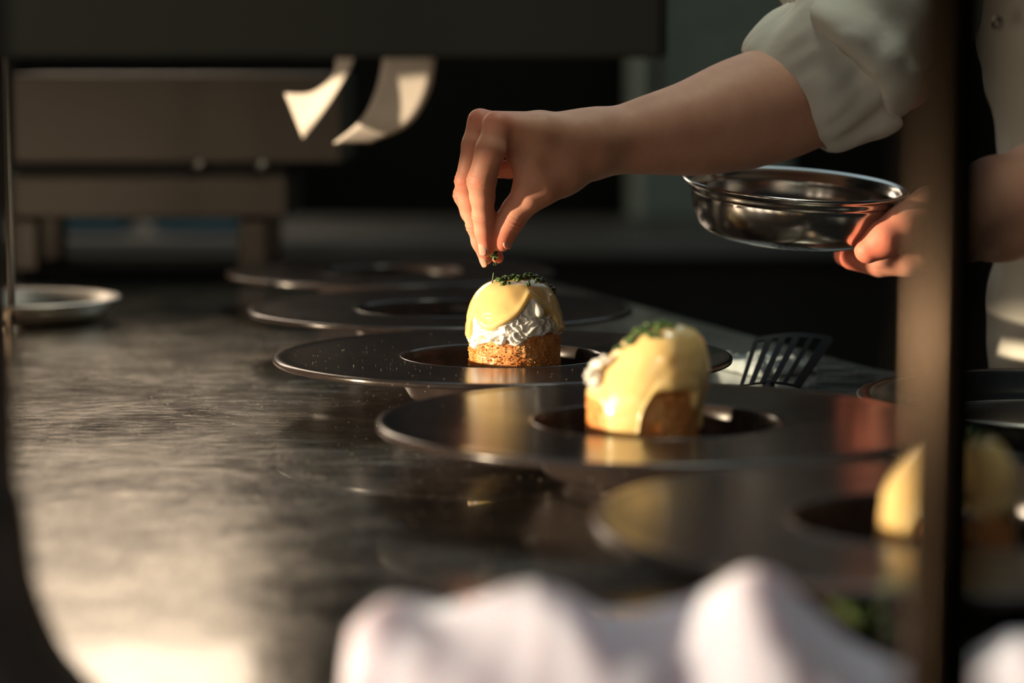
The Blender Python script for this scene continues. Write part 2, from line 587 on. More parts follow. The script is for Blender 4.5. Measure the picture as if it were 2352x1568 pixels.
# ------------------------------------------------------------------ plates
RIM = 0.034                        # the flat rim stands this high above the worktop
R_PL = 0.1475
plate_profile = [(0.0, 0.0105), (0.03, 0.0105), (0.050, 0.0112), (0.0575, 0.0150), (0.0612, 0.0225), (0.0628, 0.0305), (0.0640, 0.0335), (0.0655, 0.0343),
                 (0.068, 0.0340), (0.085, 0.0340), (0.110, 0.0342), (0.135, 0.0345), (0.1430, 0.0350), (0.1462, 0.0348), (0.1475, 0.0338), (0.1474, 0.0322),
                 (0.1460, 0.0312), (0.135, 0.0305), (0.110, 0.0298), (0.080, 0.0285), (0.0685, 0.0245), (0.064, 0.0150), (0.058, 0.0065), (0.050, 0.0040),
                 (0.047, 0.0), (0.043, 0.0), (0.042, 0.0035), (0.0, 0.0040)]
PLATES = [
    (-0.006, 1.546, 'dark wide-rimmed plate in sharp focus under the pinching hand', 1),
    (0.076, 1.262, 'dark wide-rimmed plate holding the heavily sauced egg with running drips', 1),
    (-0.055, 1.848, 'empty dark wide-rimmed plate directly behind the sharply focused plate', 0),
    (-0.109, 2.172, 'empty dark wide-rimmed plate furthest back on the worktop', 0),
    (0.180, 0.985, 'dark wide-rimmed plate nearest the camera, partly behind the steel post', 1),
]
plate_me = None
for x, y, lab, _ in PLATES:
    if plate_me is None:
        o = lathe_obj('wide_rimmed_plate', plate_profile, M_PLATE, seg=160, n=4)
        plate_me = o.data
    else:
        o = link('wide_rimmed_plate', plate_me)
    o.location = (x, y, TZ)
    o.rotation_euler.z = x * 31 + y * 7
    tag(o, lab, 'plate', 'dark wide-rimmed plates in a slanting row')

# loose salt grains and crumbs that catch the sun
M_GRAIN = simple('salt_grain', (0.62, 0.52, 0.40), 0.4)
def grains(name, spots, label, seed):
    r_ = random.Random(seed)
    verts, faces = [], []
    for x, y, z in spots:
        q = r_.uniform(0.00010, 0.00026) * (1.5 if r_.random() < 0.08 else 1)
        b = len(verts)
        a0 = r_.uniform(0, 6.28)
        for k_ in range(4):
            a = a0 + k_ * math.pi / 2
            verts.append((x + q * math.cos(a) * r_.uniform(.7, 1.3), y + q * math.sin(a) * r_.uniform(.7, 1.3), z + q * 0.7))
        verts += [(x, y, z + q * 1.6), (x, y, z - q * 0.2)]
        for k_ in range(4):
            l_ = (k_ + 1) % 4
            faces += [(b + k_, b + l_, b + 4), (b + l_, b + k_, b + 5)]
    o = link(name, mesh_from(name, verts, faces, False), M_GRAIN)
    return tag(o, label, 'crumbs', kind='stuff')
rg = random.Random(21)
sp_ = []
while len(sp_) < 520:
    y = rg.uniform(0.85, 2.2); x = rg.uniform(-0.215 * y, 0.06)
    if all(math.hypot(x - p_[0], y - p_[1]) > 0.052 for p_ in PLATES) and rg.random() < 0.25 + 0.75 * math.exp(-((y - 1.42) / 0.22) ** 2):
        sp_.append((x, y, TZ))
grains('salt_grains', sp_, 'tiny pale salt grains and crumbs scattered over the bare worktop', 3)
sp_ = []
while len(sp_) < 120:
    a = rg.gauss(3.6, 0.9); q = rg.uniform(0.072, 0.14)
    pl_ = PLATES[0] if rg.random() < 0.8 else PLATES[1]
    sp_.append((pl_[0] + q * math.cos(a), pl_[1] + q * math.sin(a), TZ + 0.0343))
grains('fine_crumbs', sp_, 'very fine pale crumbs dusted over the rim of the sharp plate', 4)

# ------------------------------------------------------------------ poached egg dishes
PROF = [(0.0, 0.0490), (0.006, 0.0488), (0.012, 0.0478), (0.0186, 0.0450), (0.0229, 0.0407), (0.0258, 0.0357), (0.0278, 0.030), (0.0289, 0.0255),
        (0.0293, 0.019), (0.0291, 0.012), (0.0290, 0.004), (0.0290, -0.006), (0.0290, -0.0235)]
Pp = np.array(smooth_path(PROF, 8))
Ps = np.concatenate([[0], np.cumsum(np.hypot(*np.diff(Pp, axis=0).T))])
def prof_at(s):
    return np.interp(s, Ps, Pp[:, 0]), np.interp(s, Ps, Pp[:, 1])
def s_of_z(z):
    return float(np.interp(-z, -Pp[:, 1], Ps))

def shell(name, edges, thick, bulge, tuck, mat, parent, lean=(0, 0), rough_fn=None, naz=256, nt=90, inset=0.0, squeeze=1.0, soft=3.0, taper=0.0):
    """coat poured over the egg: reaches down to edges(azimuth), rounded lip"""
    az_t = np.array([e[0] for e in edges], float); z_t = np.array([e[1] for e in edges], float)
    az = np.linspace(-180, 180, naz, endpoint=False)
    zz = np.interp(az, np.concatenate([az_t - 360, az_t, az_t + 360]), np.tile(z_t, 3))
    ker = np.exp(-0.5 * (np.arange(-8, 9) * (360 / naz) / soft) ** 2); ker /= ker.sum()
    zz = np.convolve(np.concatenate([zz[-8:], zz, zz[:8]]), ker, 'valid')
    verts = []
    for i, a in enumerate(np.radians(az)):
        se = s_of_z(zz[i])
        for k in range(1, nt + 1):
            tt = k / nt
            s = se * (1 - (1 - tt) ** 1.0)
            r, z = prof_at(s); r2, z2 = prof_at(min(s + 5e-4, Ps[-1])); r1, z1 = prof_at(max(s - 5e-4, 0))
            d = np.array([r2 - r1, z2 - z1]); d /= np.linalg.norm(d) + 1e-12
            nr, nz = -d[1], d[0]
            dist = (se - s)
            lip = 0.0022
            f = math.sqrt(max(0.0, 1 - max(0.0, 1 - dist / lip) ** 2))
            th = thick * f + bulge * math.exp(-((dist - 0.0035) / 0.003) ** 2) * f - tuck * (1 - f) - inset
            px, py, pz = math.sin(a) * (r + nr * th), -math.cos(a) * (r + nr * th), z + nz * th
            if rough_fn:
                e = rough_fn(math.sin(a) * r, -math.cos(a) * r, z, tt, dist) * f
                px += math.sin(a) * nr * e; py -= math.cos(a) * nr * e; pz += nz * e
            k2 = max(0.0, pz - 0.008)
            tp = 1 - taper * max(0.0, pz - 0.016) / 0.025
            px *= tp; py *= tp
            verts.append((px * squeeze + lean[0] * k2, py * squeeze + lean[1] * k2, pz))
    top = len(verts)
    r, z = prof_at(0)
    k2 = z + thick - inset - 0.008
    verts.append((lean[0] * k2, lean[1] * k2, z + thick - inset))
    faces = []
    for i in range(naz):
        j = (i + 1) % naz
        faces.append((top, j * nt, i * nt))
        for k in range(nt - 1):
            faces.append((i * nt + k, j * nt + k, j * nt + k + 1, i * nt + k + 1))
    # close the underside so that the coat has a volume
    bot = len(verts)
    verts.append((0, 0, float(np.mean(zz)) + 0.004))
    for i in range(naz):
        j = (i + 1) % naz
        faces.append((i * nt + nt - 1, j * nt + nt - 1, bot))
    me = mesh_from(name, verts, [f[::-1] for f in faces])
    bm = bmesh.new(); bm.from_mesh(me); bmesh.ops.recalc_face_normals(bm, faces=bm.faces); bm.to_mesh(me); bm.free()
    return link(name, me, mat, parent)

CAKE_BOT = 0.0108 - RIM            # the cake stands on the floor of the well
def make_cake(parent, seed, ztop=0.017):
    rnd = random.Random(seed)
    verts, faces = [], []
    seg, nr = 200, 60
    R = 0.0288
    prof = []
    H = ztop - CAKE_BOT
    for k in range(nr + 1):
        u = k / nr
        zc = CAKE_BOT + H * u
        ed = min(u, 1 - u) * H
        r = R - 0.003 * (1 - min(1, ed / 0.003)) ** 2
        prof.append((r, zc))
    for k in range(1, 14):
        prof.append((R * 0.9 * (1 - k / 14), ztop + 0.0004 * k / 14))
    v = []
    for r, z in prof:
        for i in range(seg):
            a = 2 * math.pi * i / seg
            p = Vector((r * math.cos(a), r * math.sin(a), z))
            q = p + Vector((seed * 3.1, 0, 0))
            d = 0.0010 * noise.noise(q * 160) + 0.0009 * abs(noise.noise(q * 420)) + 0.0007 * noise.noise(q * 900)
            p += Vector((math.cos(a), math.sin(a), 0)) * d
            v.append(p)
    for k in range(len(prof) - 1):
        for i in range(seg):
            j = (i + 1) % seg
            faces.append((k * seg + i, k * seg + j, (k + 1) * seg + j, (k + 1) * seg + i))
    faces.append(tuple(reversed(range(seg))))
    faces.append(tuple(range((len(prof) - 1) * seg, len(prof) * seg)))
    cake = link('crumbed_cake', mesh_from('crumbed_cake', v, faces), M_CRUMB, parent)
    # loose flakes of crumb standing off the side
    verts, faces = [], []
    for i in range(2600):
        a = rnd.uniform(0, 2 * math.pi); z = rnd.uniform(CAKE_BOT + 0.001, ztop - 0.005)
        r = R + rnd.uniform(-0.0001, 0.0009)
        c = Vector((r * math.cos(a), r * math.sin(a), z))
        s = rnd.uniform(0.0003, 0.0009)
        M = Matrix.Rotation(rnd.uniform(0, 6.28), 3, Vector((rnd.gauss(0, 1), rnd.gauss(0, 1), rnd.gauss(0, 1))).normalized())
        b = len(verts)
        for p in ((1, 0, 0), (-0.6, 0.9, 0), (-0.5, -0.8, 0.3), (0, 0, 0.8), (0.1, 0.2, -0.5)):
            verts.append(c + M @ Vector(p) * s)
        for f in ((0, 1, 3), (1, 2, 3), (2, 0, 3), (1, 0, 4), (2, 1, 4), (0, 2, 4)):
            faces.append(tuple(b + q for q in f))
    fl = link('crumb_flakes', mesh_from('crumb_flakes', verts, faces, False), M_CRUMB, cake)
    fl['kind'] = 'stuff'
    return cake

def ridged(seed, amp):
    def f(x, y, z, tt, dist):
        p = Vector((x * 1.0 + seed, y * 1.0, z * 1.5))
        w = noise.noise(p * 70) * 0.006
        q = Vector((x + seed + w, y, z * 1.6 + w))
        a = 1 - abs(noise.noise(q * 165)) * 2.4
        b = 1 - abs(noise.noise(q * 360 + Vector((5, 1, 2)))) * 2.2
        low = min(1.0, max(0.0, (0.040 - z) / 0.012))
        return amp * low * (0.75 * a + 0.33 * b + 0.6 * noise.noise(p * 60) - 0.35)
    return f

chive_meshes = []
rnd = random.Random(4)
for kshape in range(6):
    L = 0.0011 + 0.0003 * kshape
    r0 = 0.00085 + 0.00012 * (kshape % 3)
    seg = 9
    verts = []
    for (z, r) in ((-L / 2, r0), (L / 2, r0), (L / 2, r0 * 0.55), (-L / 2, r0 * 0.55)):
        for i in range(seg):
            a = 2 * math.pi * i / seg
            verts.append((r * math.cos(a) * (0.75 + 0.08 * (kshape % 3)), r * math.sin(a), z + 0.0004 * math.sin(a * 2 + kshape)))
    faces = []
    for q in range(4):
        for i in range(seg):
            j = (i + 1) % seg
            A, B = q * seg, ((q + 1) % 4) * seg
            faces.append((A + i, A + j, B + j, B + i))
    me = mesh_from('chive_piece', verts, faces)
    me.materials.append(M_CHIVE)
    chive_meshes.append(me)

from mathutils.bvhtree import BVHTree
def add_chives(parent, pts, sauce, seed, big=1.0):
    r = random.Random(seed)
    me = sauce.data
    tree = BVHTree.FromPolygons([v.co for v in me.vertices], [tuple(p.vertices) for p in me.polygons])
    for i, (x, y) in enumerate(pts):
        hit = tree.ray_cast(Vector((x, y, 0.1)), Vector((0, 0, -1)))
        if hit[0] is None:
            continue
        p = hit[0] + hit[1] * r.uniform(0.0002, 0.0013) * (1 if hit[1].z > 0 else -1)
        o = link('chive_piece', chive_meshes[r.randrange(6)], None, parent)
        o.location = p
        o.rotation_euler = (r.uniform(0.3, 2.6), r.uniform(0, 3.1), r.uniform(0, 6.3))
        k = r.uniform(0.8, 1.25) * big
        o.scale = (k, k, k)

def make_dish(x, y, label, seed, sauce_edges, white_edges, lean, chives, cake_top=0.017, blobs=(), beads=(), squeeze=1.0, turn=0, taper=0.0, ruff=0.0024, inset=0.0006):
    t = empty('poached_egg_dish', (x, y, TZ + RIM), label, 'egg dish', 'sauced poached eggs on crumbed cakes')
    t.rotation_euler.z = turn
    make_cake(t, seed, cake_top)
    shell('poached_egg', white_edges, 0.0008, 0.0009, 0.0012, M_WHITE, t, lean, ridged(seed * 2.7, ruff), naz=360, nt=110, inset=inset, squeeze=squeeze, soft=1.2, taper=taper)
    def wob(px, py, pz, tt, dist):
        p = Vector((px + seed, py, pz))
        return 0.0009 * noise.noise(p * 55) + 0.0003 * noise.noise(p * 150)
    s = shell('hollandaise_sauce', sauce_edges, 0.0020, 0.0009, 0.0006, M_SAUCE, t, lean, wob, squeeze=squeeze, soft=2.2, taper=taper)
    s['label'] = 'smooth yellow hollandaise sauce'
    if blobs:
        def fld(X):
            d = None
            for (bx, by, bz, br) in blobs:
                q = ellip(X, (bx, by, bz), (br, br, br * 0.85))
                d = q if d is None else smin(d, q, 0.003)
            w = 0.0009 * np.sin(X[0] * 900 + 2 * np.sin(X[2] * 500)) * np.sin(X[2] * 1100 + X[1] * 500)
            return d + w
        B = np.array(blobs)
        lo = (B[:, :3] - B[:, 3:4]).min(0) - 0.002; hi = (B[:, :3] + B[:, 3:4]).max(0) + 0.002
        V, F = nets(fld, lo, hi, 0.0005)
        link('egg_white_lobe', np_mesh('egg_white_lobe', relax(V, F, 2), F), M_WHITE, t)
    for (pts, k) in beads:
        P = [(np.array(p[:3]), p[3]) for p in pts]
        A = np.array([p[:3] for p in pts]); rr = max(p[3] for p in pts) + 0.002
        V, F = nets(lambda X: chain(X, P, 0.003), A.min(0) - rr, A.max(0) + rr, 0.0005)
        link('sauce_drip' if k == 'y' else 'white_drip', np_mesh('drip', relax(V, F, 4), F), M_SAUCE if k == 'y' else M_WHITE, t)
    add_chives(t, chives, s, seed, 1.15 if seed == 1 else 1.45)
    return t

# sharp egg in the middle
MM = 0.001
edgesA = [(-120, 0.017), (-100, 0.0165), (-88, 0.0115), (-68, 0.0110), (-61, 0.0235), (-56, 0.0275), (-48, 0.0215), (-35, 0.0180), (-24, 0.0190), (-14, 0.0222), (0, 0.0262),
          (10, 0.0312), (19, 0.0370), (25, 0.0385), (31, 0.0350), (40, 0.0305), (48, 0.0290), (56, 0.0270), (62, 0.0165), (80, 0.0150), (120, 0.016), (180, 0.015)]
whiteA = [(-180, 0.012), (-90, 0.010), (-72, 0.0085), (-62, 0.0055), (-55, 0.0052), (-50, 0.0085), (-40, 0.0102), (-28, 0.0116), (-20, 0.0088), (-10, 0.0105), (4, 0.0085),
          (12, 0.0105), (17, 0.0140), (24, 0.0150), (40, 0.0140), (47, 0.0165), (58, 0.0168), (70, 0.014), (120, 0.012)]
rc = random.Random(11)
chA = [(-0.0075 + rc.gauss(0, 0.0016), -0.008 + rc.gauss(0, 0.002)) for _ in range(11)] + \
      [(0.000 + rc.gauss(0, 0.0028), -0.006 + rc.gauss(0, 0.004)) for _ in range(14)] + \
      [(0.006 + rc.gauss(0, 0.0022), -0.005 + rc.gauss(0, 0.0035)) for _ in range(12)] + \
      [(0.012 + rc.gauss(0, 0.0022), -0.004 + rc.gauss(0, 0.004)) for _ in range(9)] + \
      [(-0.0075, -0.0165), (-0.0035, -0.017), (-0.0065, -0.0155), (0.0078, -0.0175), (0.0090, -0.0165), (0.0172, -0.005), (0.0185, -0.002), (0.0165, -0.007), (0.0225, 0.002),
       (0.0245, 0.004), (0.0254, 0.001)]
make_dish(0.0016, 1.544, 'sharply focused sauced egg under the hand, ruffled white showing at front', 1, edgesA, whiteA, (0.0, 0.0), chA,
          beads=[([(0.0118, -0.0222, 0.0385, 0.0018), (0.0134, -0.0238, 0.0350, 0.0017), (0.0150, -0.0245, 0.0315, 0.0027), (0.0154, -0.0246, 0.0302, 0.0030)], 'w')])

# blurred egg in front of it, sauce running over
edgesB = [(-180, 0.012), (-110, 0.014), (-92, 0.0125), (-60, 0.0125), (-46, 0.0105), (-41, 0.004), (-37, -0.020), (-12, -0.022), (-6, 0.002), (-1, 0.0165), (10, 0.0185), (40, 0.0185),
          (50, 0.017), (56, 0.008), (66, 0.006), (72, 0.012), (80, -0.004), (88, -0.006), (94, 0.012), (130, 0.012)]
whiteB = [(-180, 0.012), (-60, 0.014), (0, 0.020), (60, 0.02), (120, 0.012)]
chB = [(rc.uniform(-0.004, 0.016), -0.006 + rc.gauss(0, 0.004)) for _ in range(34)] + [(0.004, -0.014), (0.0055, -0.0155), (0.003, -0.015), (0.007, -0.0165), (0.002, -0.012)] + \
      [(-0.0065 + rc.gauss(0, 0.0012), -0.010 + rc.gauss(0, 0.001)) for _ in range(7)] + [(-0.0115, -0.008), (-0.0105, -0.010), (-0.013, -0.007)]
make_dish(0.0690, 1.262, 'blurred sauced egg with thick yellow drips reaching the plate', 2, edgesB, whiteB, (0.30, 0.0), chB, cake_top=0.018, taper=0.13, ruff=0.0008, inset=0.0012,
          blobs=[(-0.0245, -0.010, 0.0300, 0.0042), (-0.0275, -0.012, 0.0255, 0.0042), (-0.0250, -0.014, 0.0210, 0.0036), (-0.0205, -0.012, 0.0335, 0.0032)])

# out-of-focus egg nearest the camera
edgesC = [(-180, 0.010), (-120, 0.010), (-95, -0.018), (-52, -0.020), (-45, 0.006), (-30, 0.016), (0, 0.020), (30, 0.012), (50, 0.014), (80, 0.006), (120, 0.012)]
whiteC = [(-180, 0.008), (-60, 0.010), (0, 0.009), (60, 0.012), (120, 0.010)]
chC = [(rc.gauss(0.004, 0.006), -0.004 + rc.gauss(0, 0.004)) for _ in range(24)]
dishC = make_dish(0.180, 0.985, 'heavily blurred sauced egg seen on both sides of the steel post', 3, edgesC, whiteC, (0.12, 0.0), chC, cake_top=0.014, squeeze=0.97, taper=0.1, ruff=0.0008, inset=0.0012)
dishC.scale = (0.93, 0.93, 0.80)
dishC.location.z += CAKE_BOT * 0.20

# ------------------------------------------------------------------ the chef
chef = empty('person', (0.56, 1.93, 0), 'person in rolled-sleeve white chef jacket sprinkling chives and holding a steel bowl', 'person')
CH = Vector(chef.location)

def J(px, py, Y, rpx):
    return (np.array(at(px, py, Y)), rpx * mpp(Y))
def Z(zx, zy, Y, rz):             # from the enlarged view of the hand
    return J(1000 + zx / 3.7333, 220 + zy / 3.7333, Y, rz / 3.7333)

index = [Z(530, 255, 1.508, 112), Z(470, 470, 1.502, 126), Z(396, 735, 1.504, 121), Z(402, 860, 1.508, 104), Z(412, 1030, 1.514, 92), Z(421, 1150, 1.517, 82), Z(436, 1318, 1.520, 64)]
middle = [Z(375, 215, 1.526, 98), Z(330, 420, 1.522, 100), Z(262, 735, 1.522, 92), Z(290, 900, 1.526, 86), Z(345, 1110, 1.532, 78), Z(385, 1250, 1.535, 72), Z(432, 1392, 1.537, 58)]
ring = [Z(400, 260, 1.548, 90), Z(330, 480, 1.546, 86), Z(240, 850, 1.544, 82), Z(300, 1000, 1.546, 78), Z(400, 1190, 1.548, 72), Z(470, 1290, 1.547, 66), Z(535, 1385, 1.545, 53)]
pinky = [Z(500, 300, 1.566, 84), Z(440, 450, 1.566, 80), Z(420, 600, 1.564, 74), Z(560, 625, 1.560, 72), Z(640, 635, 1.557, 68), Z(700, 640, 1.553, 60)]
thumb = [Z(1080, 640, 1.530, 205), Z(905, 775, 1.519, 166), Z(800, 860, 1.517, 140), Z(690, 985, 1.518, 118), Z(640, 1070, 1.519, 110), Z(590, 1180, 1.520, 92), Z(572, 1268, 1.520, 68)]
PIPX = [(index, 2, 4), (middle, 2, 4), (ring, 2, 4), (thumb, 4, 4)]
palm = [
    [Z(520, 260, 1.512, 120), Z(900, 330, 1.518, 175), Z(1330, 385, 1.532, 215)],
    [Z(400, 225, 1.528, 98), Z(900, 300, 1.535, 165), Z(1330, 370, 1.540, 215)],
    [Z(450, 270, 1.548, 100), Z(900, 360, 1.552, 185), Z(1330, 400, 1.548, 215)],
    [Z(560, 330, 1.563, 100), Z(900, 420, 1.562, 170), Z(1330, 430, 1.552, 200)],
]
thenar = [Z(760, 520, 1.518, 90), Z(860, 640, 1.517, 120), Z(1050, 600, 1.528, 230), Z(1250, 500, 1.536, 210)]
web = [Z(600, 400, 1.513, 70), Z(690, 560, 1.515, 48), Z(760, 740, 1.516, 62)]
fore = [J(1350, 329, 1.542, 63), J(1420, 322, 1.550, 74), J(1500, 309, 1.560, 90), J(1600, 292, 1.575, 109), J(1700, 262, 1.592, 126), J(1800, 230, 1.612, 131), J(1930, 170, 1.650, 130), J(2050, 130, 1.690, 125)]
_f = smooth_path([list(p) + [r_] for p, r_ in fore], 4)
fore = [(q[:3], float(q[3])) for q in _f]
bonebump = [J(1352, 292, 1.556, 30), J(1366, 296, 1.556, 30)]

def hand_field(X):
    d = None
    for c in palm:
        q = chain(X, c, 0.004)
        d = q if d is None else smin(d, q, 0.006)
    d = smin(d, chain(X, fore, 0.002), 0.016)
    d = smin(d, chain(X, bonebump, 0.002), 0.010)
    d = smin(d, chain(X, thenar, 0.006), 0.014)
    d = smin(d, chain(X, web, 0.003), 0.007)
    d = smin(d, chain(X, pinky, 0.003), 0.005)
    d = smin(d, chain(X, thumb, 0.004), 0.008)
    fi = chain(X, index, 0.003)
    fi = smin(fi, chain(X, middle, 0.003), 0.0012)
    fi = smin(fi, chain(X, ring, 0.003), 0.0012)
    # hollow where the thumb web folds
    d = smin(d, fi, 0.0045)
    return d
allp = [p for c in palm + [index, middle, ring, pinky, thumb, thenar] for p, r in c] + [p for p, r in fore]
A = np.array(allp)
lo = A.min(0) - 0.02; hi = A.max(0) + 0.02
lo[0] = at(1030, 300, 1.54).x; hi[0] = at(1905, 200, 1.64).x
lo[1] = 1.470; hi[1] = 1.665
hi[2] = at(1900, 40, 1.64).z
V, F = nets(hand_field, lo, hi, 0.00095)
V = relax(V, F, 4)

# left hand round the bowl, forearm coming from the right
def K(px, py, Y, r_mm):
    return (np.array(at(px, py, Y)), r_mm * MM)
l_thumb = [K(2140, 480, 1.585, 16), K(2075, 520, 1.575, 13.5), K(2030, 550, 1.570, 12), K(1993, 574, 1.570, 9)]
l_fing = [
    [K(2160, 572, 1.60, 12), K(2085, 600, 1.60, 10), K(2020, 604, 1.61, 9), K(1955, 592, 1.625, 8)],
    [K(2165, 572, 1.625, 12), K(2085, 600, 1.63, 9.5), K(2010, 600, 1.64, 8.5), K(1940, 586, 1.655, 7.5)],
    [K(2175, 562, 1.65, 12), K(2095, 590, 1.66, 9.5), K(2020, 592, 1.672, 8.5), K(1960, 582, 1.68, 7.5)],
    [K(2170, 520, 1.67, 11), K(2110, 545, 1.685, 8.5), K(2070, 550, 1.70, 7.5), K(2040, 535, 1.708, 6.5)],
]
l_arm = [K(2190, 525, 1.62, 24), K(2215, 505, 1.64, 27), K(2290, 480, 1.67, 35), K(2400, 462, 1.72, 41), K(2560, 430, 1.79, 43)]
def lhand_field(X):
    d = chain(X, l_arm, 0.01)
    for f in l_fing:
        d = smin(d, chain(X, f, 0.003), 0.006)
    return smin(d, chain(X, l_thumb, 0.004), 0.008)
A2 = np.array([p for c in l_fing + [l_thumb, l_arm] for p, r in c])
V2, F2 = nets(lhand_field, A2.min(0) - 0.03, A2.max(0) + 0.045, 0.0022)
V2 = relax(V2, F2, 2)

# rest of the body: upper arms, trunk, neck and head (under the clothes or above the picture)
cx, cy = CH.x, CH.y
el_r = np.array(at(2050, 130, 1.69)); sh_r = np.array((0.40, 1.87, 1.47))
el_l = np.array(at(2560, 430, 1.79)); sh_l = np.array((0.70, 1.99, 1.47))
head_c = np.array((0.52, 1.84, 1.70))
def body_field(X):
    d = ellip(X, (cx, cy, 1.28), (0.155, 0.105, 0.26))
    d = smin(d, ellip(X, (cx, cy, 1.02), (0.155, 0.11, 0.16)), 0.05)
    d = smin(d, cone(X, sh_r, sh_l, 0.05, 0.05), 0.06)
    d = smin(d, chain(X, [(el_r, 0.040), (sh_r, 0.052)], 0.02), 0.03)
    d = smin(d, chain(X, [(el_l, 0.040), (sh_l, 0.052)], 0.02), 0.03)
    d = smin(d, cone(X, (cx, cy, 1.47), (0.525, 1.88, 1.60), 0.055, 0.05), 0.04)
    d = smin(d, ellip(X, head_c + [0, 0, 0.03], (0.074, 0.092, 0.105)), 0.02)
    d = smin(d, ellip(X, head_c + [-0.01, -0.035, -0.045], (0.05, 0.055, 0.06)), 0.03)
    d = smin(d, cone(X, head_c + [-0.012, -0.088, 0.02], head_c + [-0.015, -0.108, -0.012], 0.007, 0.011), 0.008)   # nose
    for s in (-1, 1):
        d = smin(d, ellip(X, head_c + [s * 0.076, 0.0, 0.0], (0.010, 0.018, 0.030)), 0.004)                  # ears
        d = -smin(-d, ellip(X, head_c + [s * 0.030 - 0.012, -0.098, 0.024], (0.016, 0.014, 0.010)), 0.01)     # eye sockets
    d = -smin(-d, ellip(X, head_c + [-0.014, -0.097, -0.048], (0.022, 0.008, 0.003)), 0.004)
    return d
V3, F3 = nets(body_field, (0.22, 1.62, 0.86), (0.86, 2.16, 1.90), 0.0085)

Vb = np.concatenate([V, V2, V3]); Fb = np.concatenate([F, F2 + len(V), F3 + len(V) + len(V2)])
# fine creases over the finger joints, redness on knuckles and tips
red = np.zeros(len(Vb)); disp = np.zeros(len(Vb))
nh = len(V)
for fin, i1, i2 in PIPX:
    for j in {i1, i2}:
        p, r = fin[j]; a = fin[j - 1][0]; b = fin[min(j + 1, len(fin) - 1)][0]
        ax = (b - a) / np.linalg.norm(b - a)
        q = Vb[:nh] - p
        s = q @ ax
        rad = np.linalg.norm(q - s[:, None] * ax, axis=1)
        w = np.exp(-(s / 0.005) ** 2) * (rad < r * 1.7)
        side = (q @ np.array([-0.75, -0.6, 0.0 if j != 4 or fin is not thumb else 0.0])) / (rad + 1e-9)
        if fin is thumb:
            side = (q @ np.array([0.8, -0.6, 0.0])) / (rad + 1e-9)
        w = w * np.clip(side * 1.4 - 0.2, 0, 1)
        disp[:nh] += w * 0.00019 * np.sin(s * 2 * math.pi / 0.0030 + 2.2 * np.sin(rad * 900))
        red[:nh] = np.maximum(red[:nh], 0.55 * w)
    p, r = fin[-1]
    red[:nh] = np.maximum(red[:nh], 0.8 * np.exp(-(np.linalg.norm(Vb[:nh] - p, axis=1) / 0.017) ** 2))
for fin in (index, middle, ring, pinky, thumb[1:]):
    for (pa, ra_) in fin:
        red[:nh] = np.maximum(red[:nh], 0.30 * np.exp(-(np.linalg.norm(Vb[:nh] - pa, axis=1) / 0.016) ** 2))
for fin in (index, middle, ring):
    p = fin[0][0]
    red[:nh] = np.maximum(red[:nh], 0.6 * np.exp(-(np.linalg.norm(Vb[:nh] - p, axis=1) / 0.013) ** 2))
for fin in l_fing + [l_thumb]:
    p = fin[-1][0]
    red = np.maximum(red, 0.9 * np.exp(-(np.linalg.norm(Vb - p, axis=1) / 0.03) ** 2))
Vb = Vb - np.array(CH)
me = np_mesh('body', Vb, Fb)
nrm = np.zeros(len(Vb) * 3, np.float32); me.vertices.foreach_get('normal', nrm)
me.vertices.foreach_set('co', (Vb + nrm.reshape(-1, 3) * disp[:, None]).astype(np.float32).ravel())
at_ = me.attributes.new('red', 'FLOAT', 'POINT'); at_.data.foreach_set('value', red.astype(np.float32))
me.update()
body = link('body', me, M_SKIN, chef)

def nail(p, along, out, L, W, name='fingernail'):
    """curved nail plate; along = direction of the finger, out = outwards"""
    along = Vector(along).normalized(); out = Vector(out)
    out = (out - along * out.dot(along)).normalized(); side = along.cross(out)
    verts, faces = [], []
    nu, nv = 14, 12
    for lay in (0, 1):
        for i in range(nu + 1):
            for j in range(nv + 1):
                u = -1 + 2 * i / nu; w = -1 + 2 * j / nv
                sq = math.sqrt(max(0, 1 - (0.80 if u > 0 else 0.6) * abs(u) ** 2.6))
                a = w * 1.05 * sq
                q = along * (u * L / 2) + side * (math.sin(a) * W / 2) + out * ((math.cos(a) - 1) * W / 2 - 0.0006 * u * u) - out * (0.0005 * lay)
                verts.append(Vector(p) + q - CH)
    N = (nu + 1) * (nv + 1)
    idx = lambda l, i, j: l * N + i * (nv + 1) + j
    for i in range(nu):
        for j in range(nv):
            faces.append((idx(0, i, j), idx(0, i + 1, j), idx(0, i + 1, j + 1), idx(0, i, j + 1)))
            faces.append((idx(1, i, j), idx(1, i, j + 1), idx(1, i + 1, j + 1), idx(1, i + 1, j)))
    rim_ = [(i, 0) for i in range(nu)] + [(nu, j) for j in range(nv)] + [(i, nv) for i in range(nu, 0, -1)] + [(0, j) for j in range(nv, 0, -1)]
    for a, b in zip(rim_, rim_[1:] + rim_[:1]):
        faces.append((idx(0, *a), idx(0, *b), idx(1, *b), idx(1, *a)))
    me = mesh_from(name, verts, faces)
    bm = bmesh.new(); bm.from_mesh(me); bmesh.ops.recalc_face_normals(bm, faces=bm.faces); bm.to_mesh(me); bm.free()
    return link(name, me, M_NAIL, body)
def on_finger(fin, t_back, out):
    p, r = fin[-1]; q, r2 = fin[-2]
    ax = Vector(p - q).normalized(); out = Vector(out); out = (out - ax * out.dot(ax)).normalized()
    c = Vector(p) - ax * t_back; rr = r + (r2 - r) * min(1, t_back / np.linalg.norm(p - q))
    return c + out * (rr + 0.00025), ax, out
p, ax, out_ = on_finger(index, 0.0032, (-0.80, -0.85, 0)); nail(p, ax, out_, 0.0120, 0.0084)
p, ax, out_ = on_finger(middle, 0.000, (-0.85, -0.6, 0)); nail(p, ax, out_, 0.0095, 0.0080)
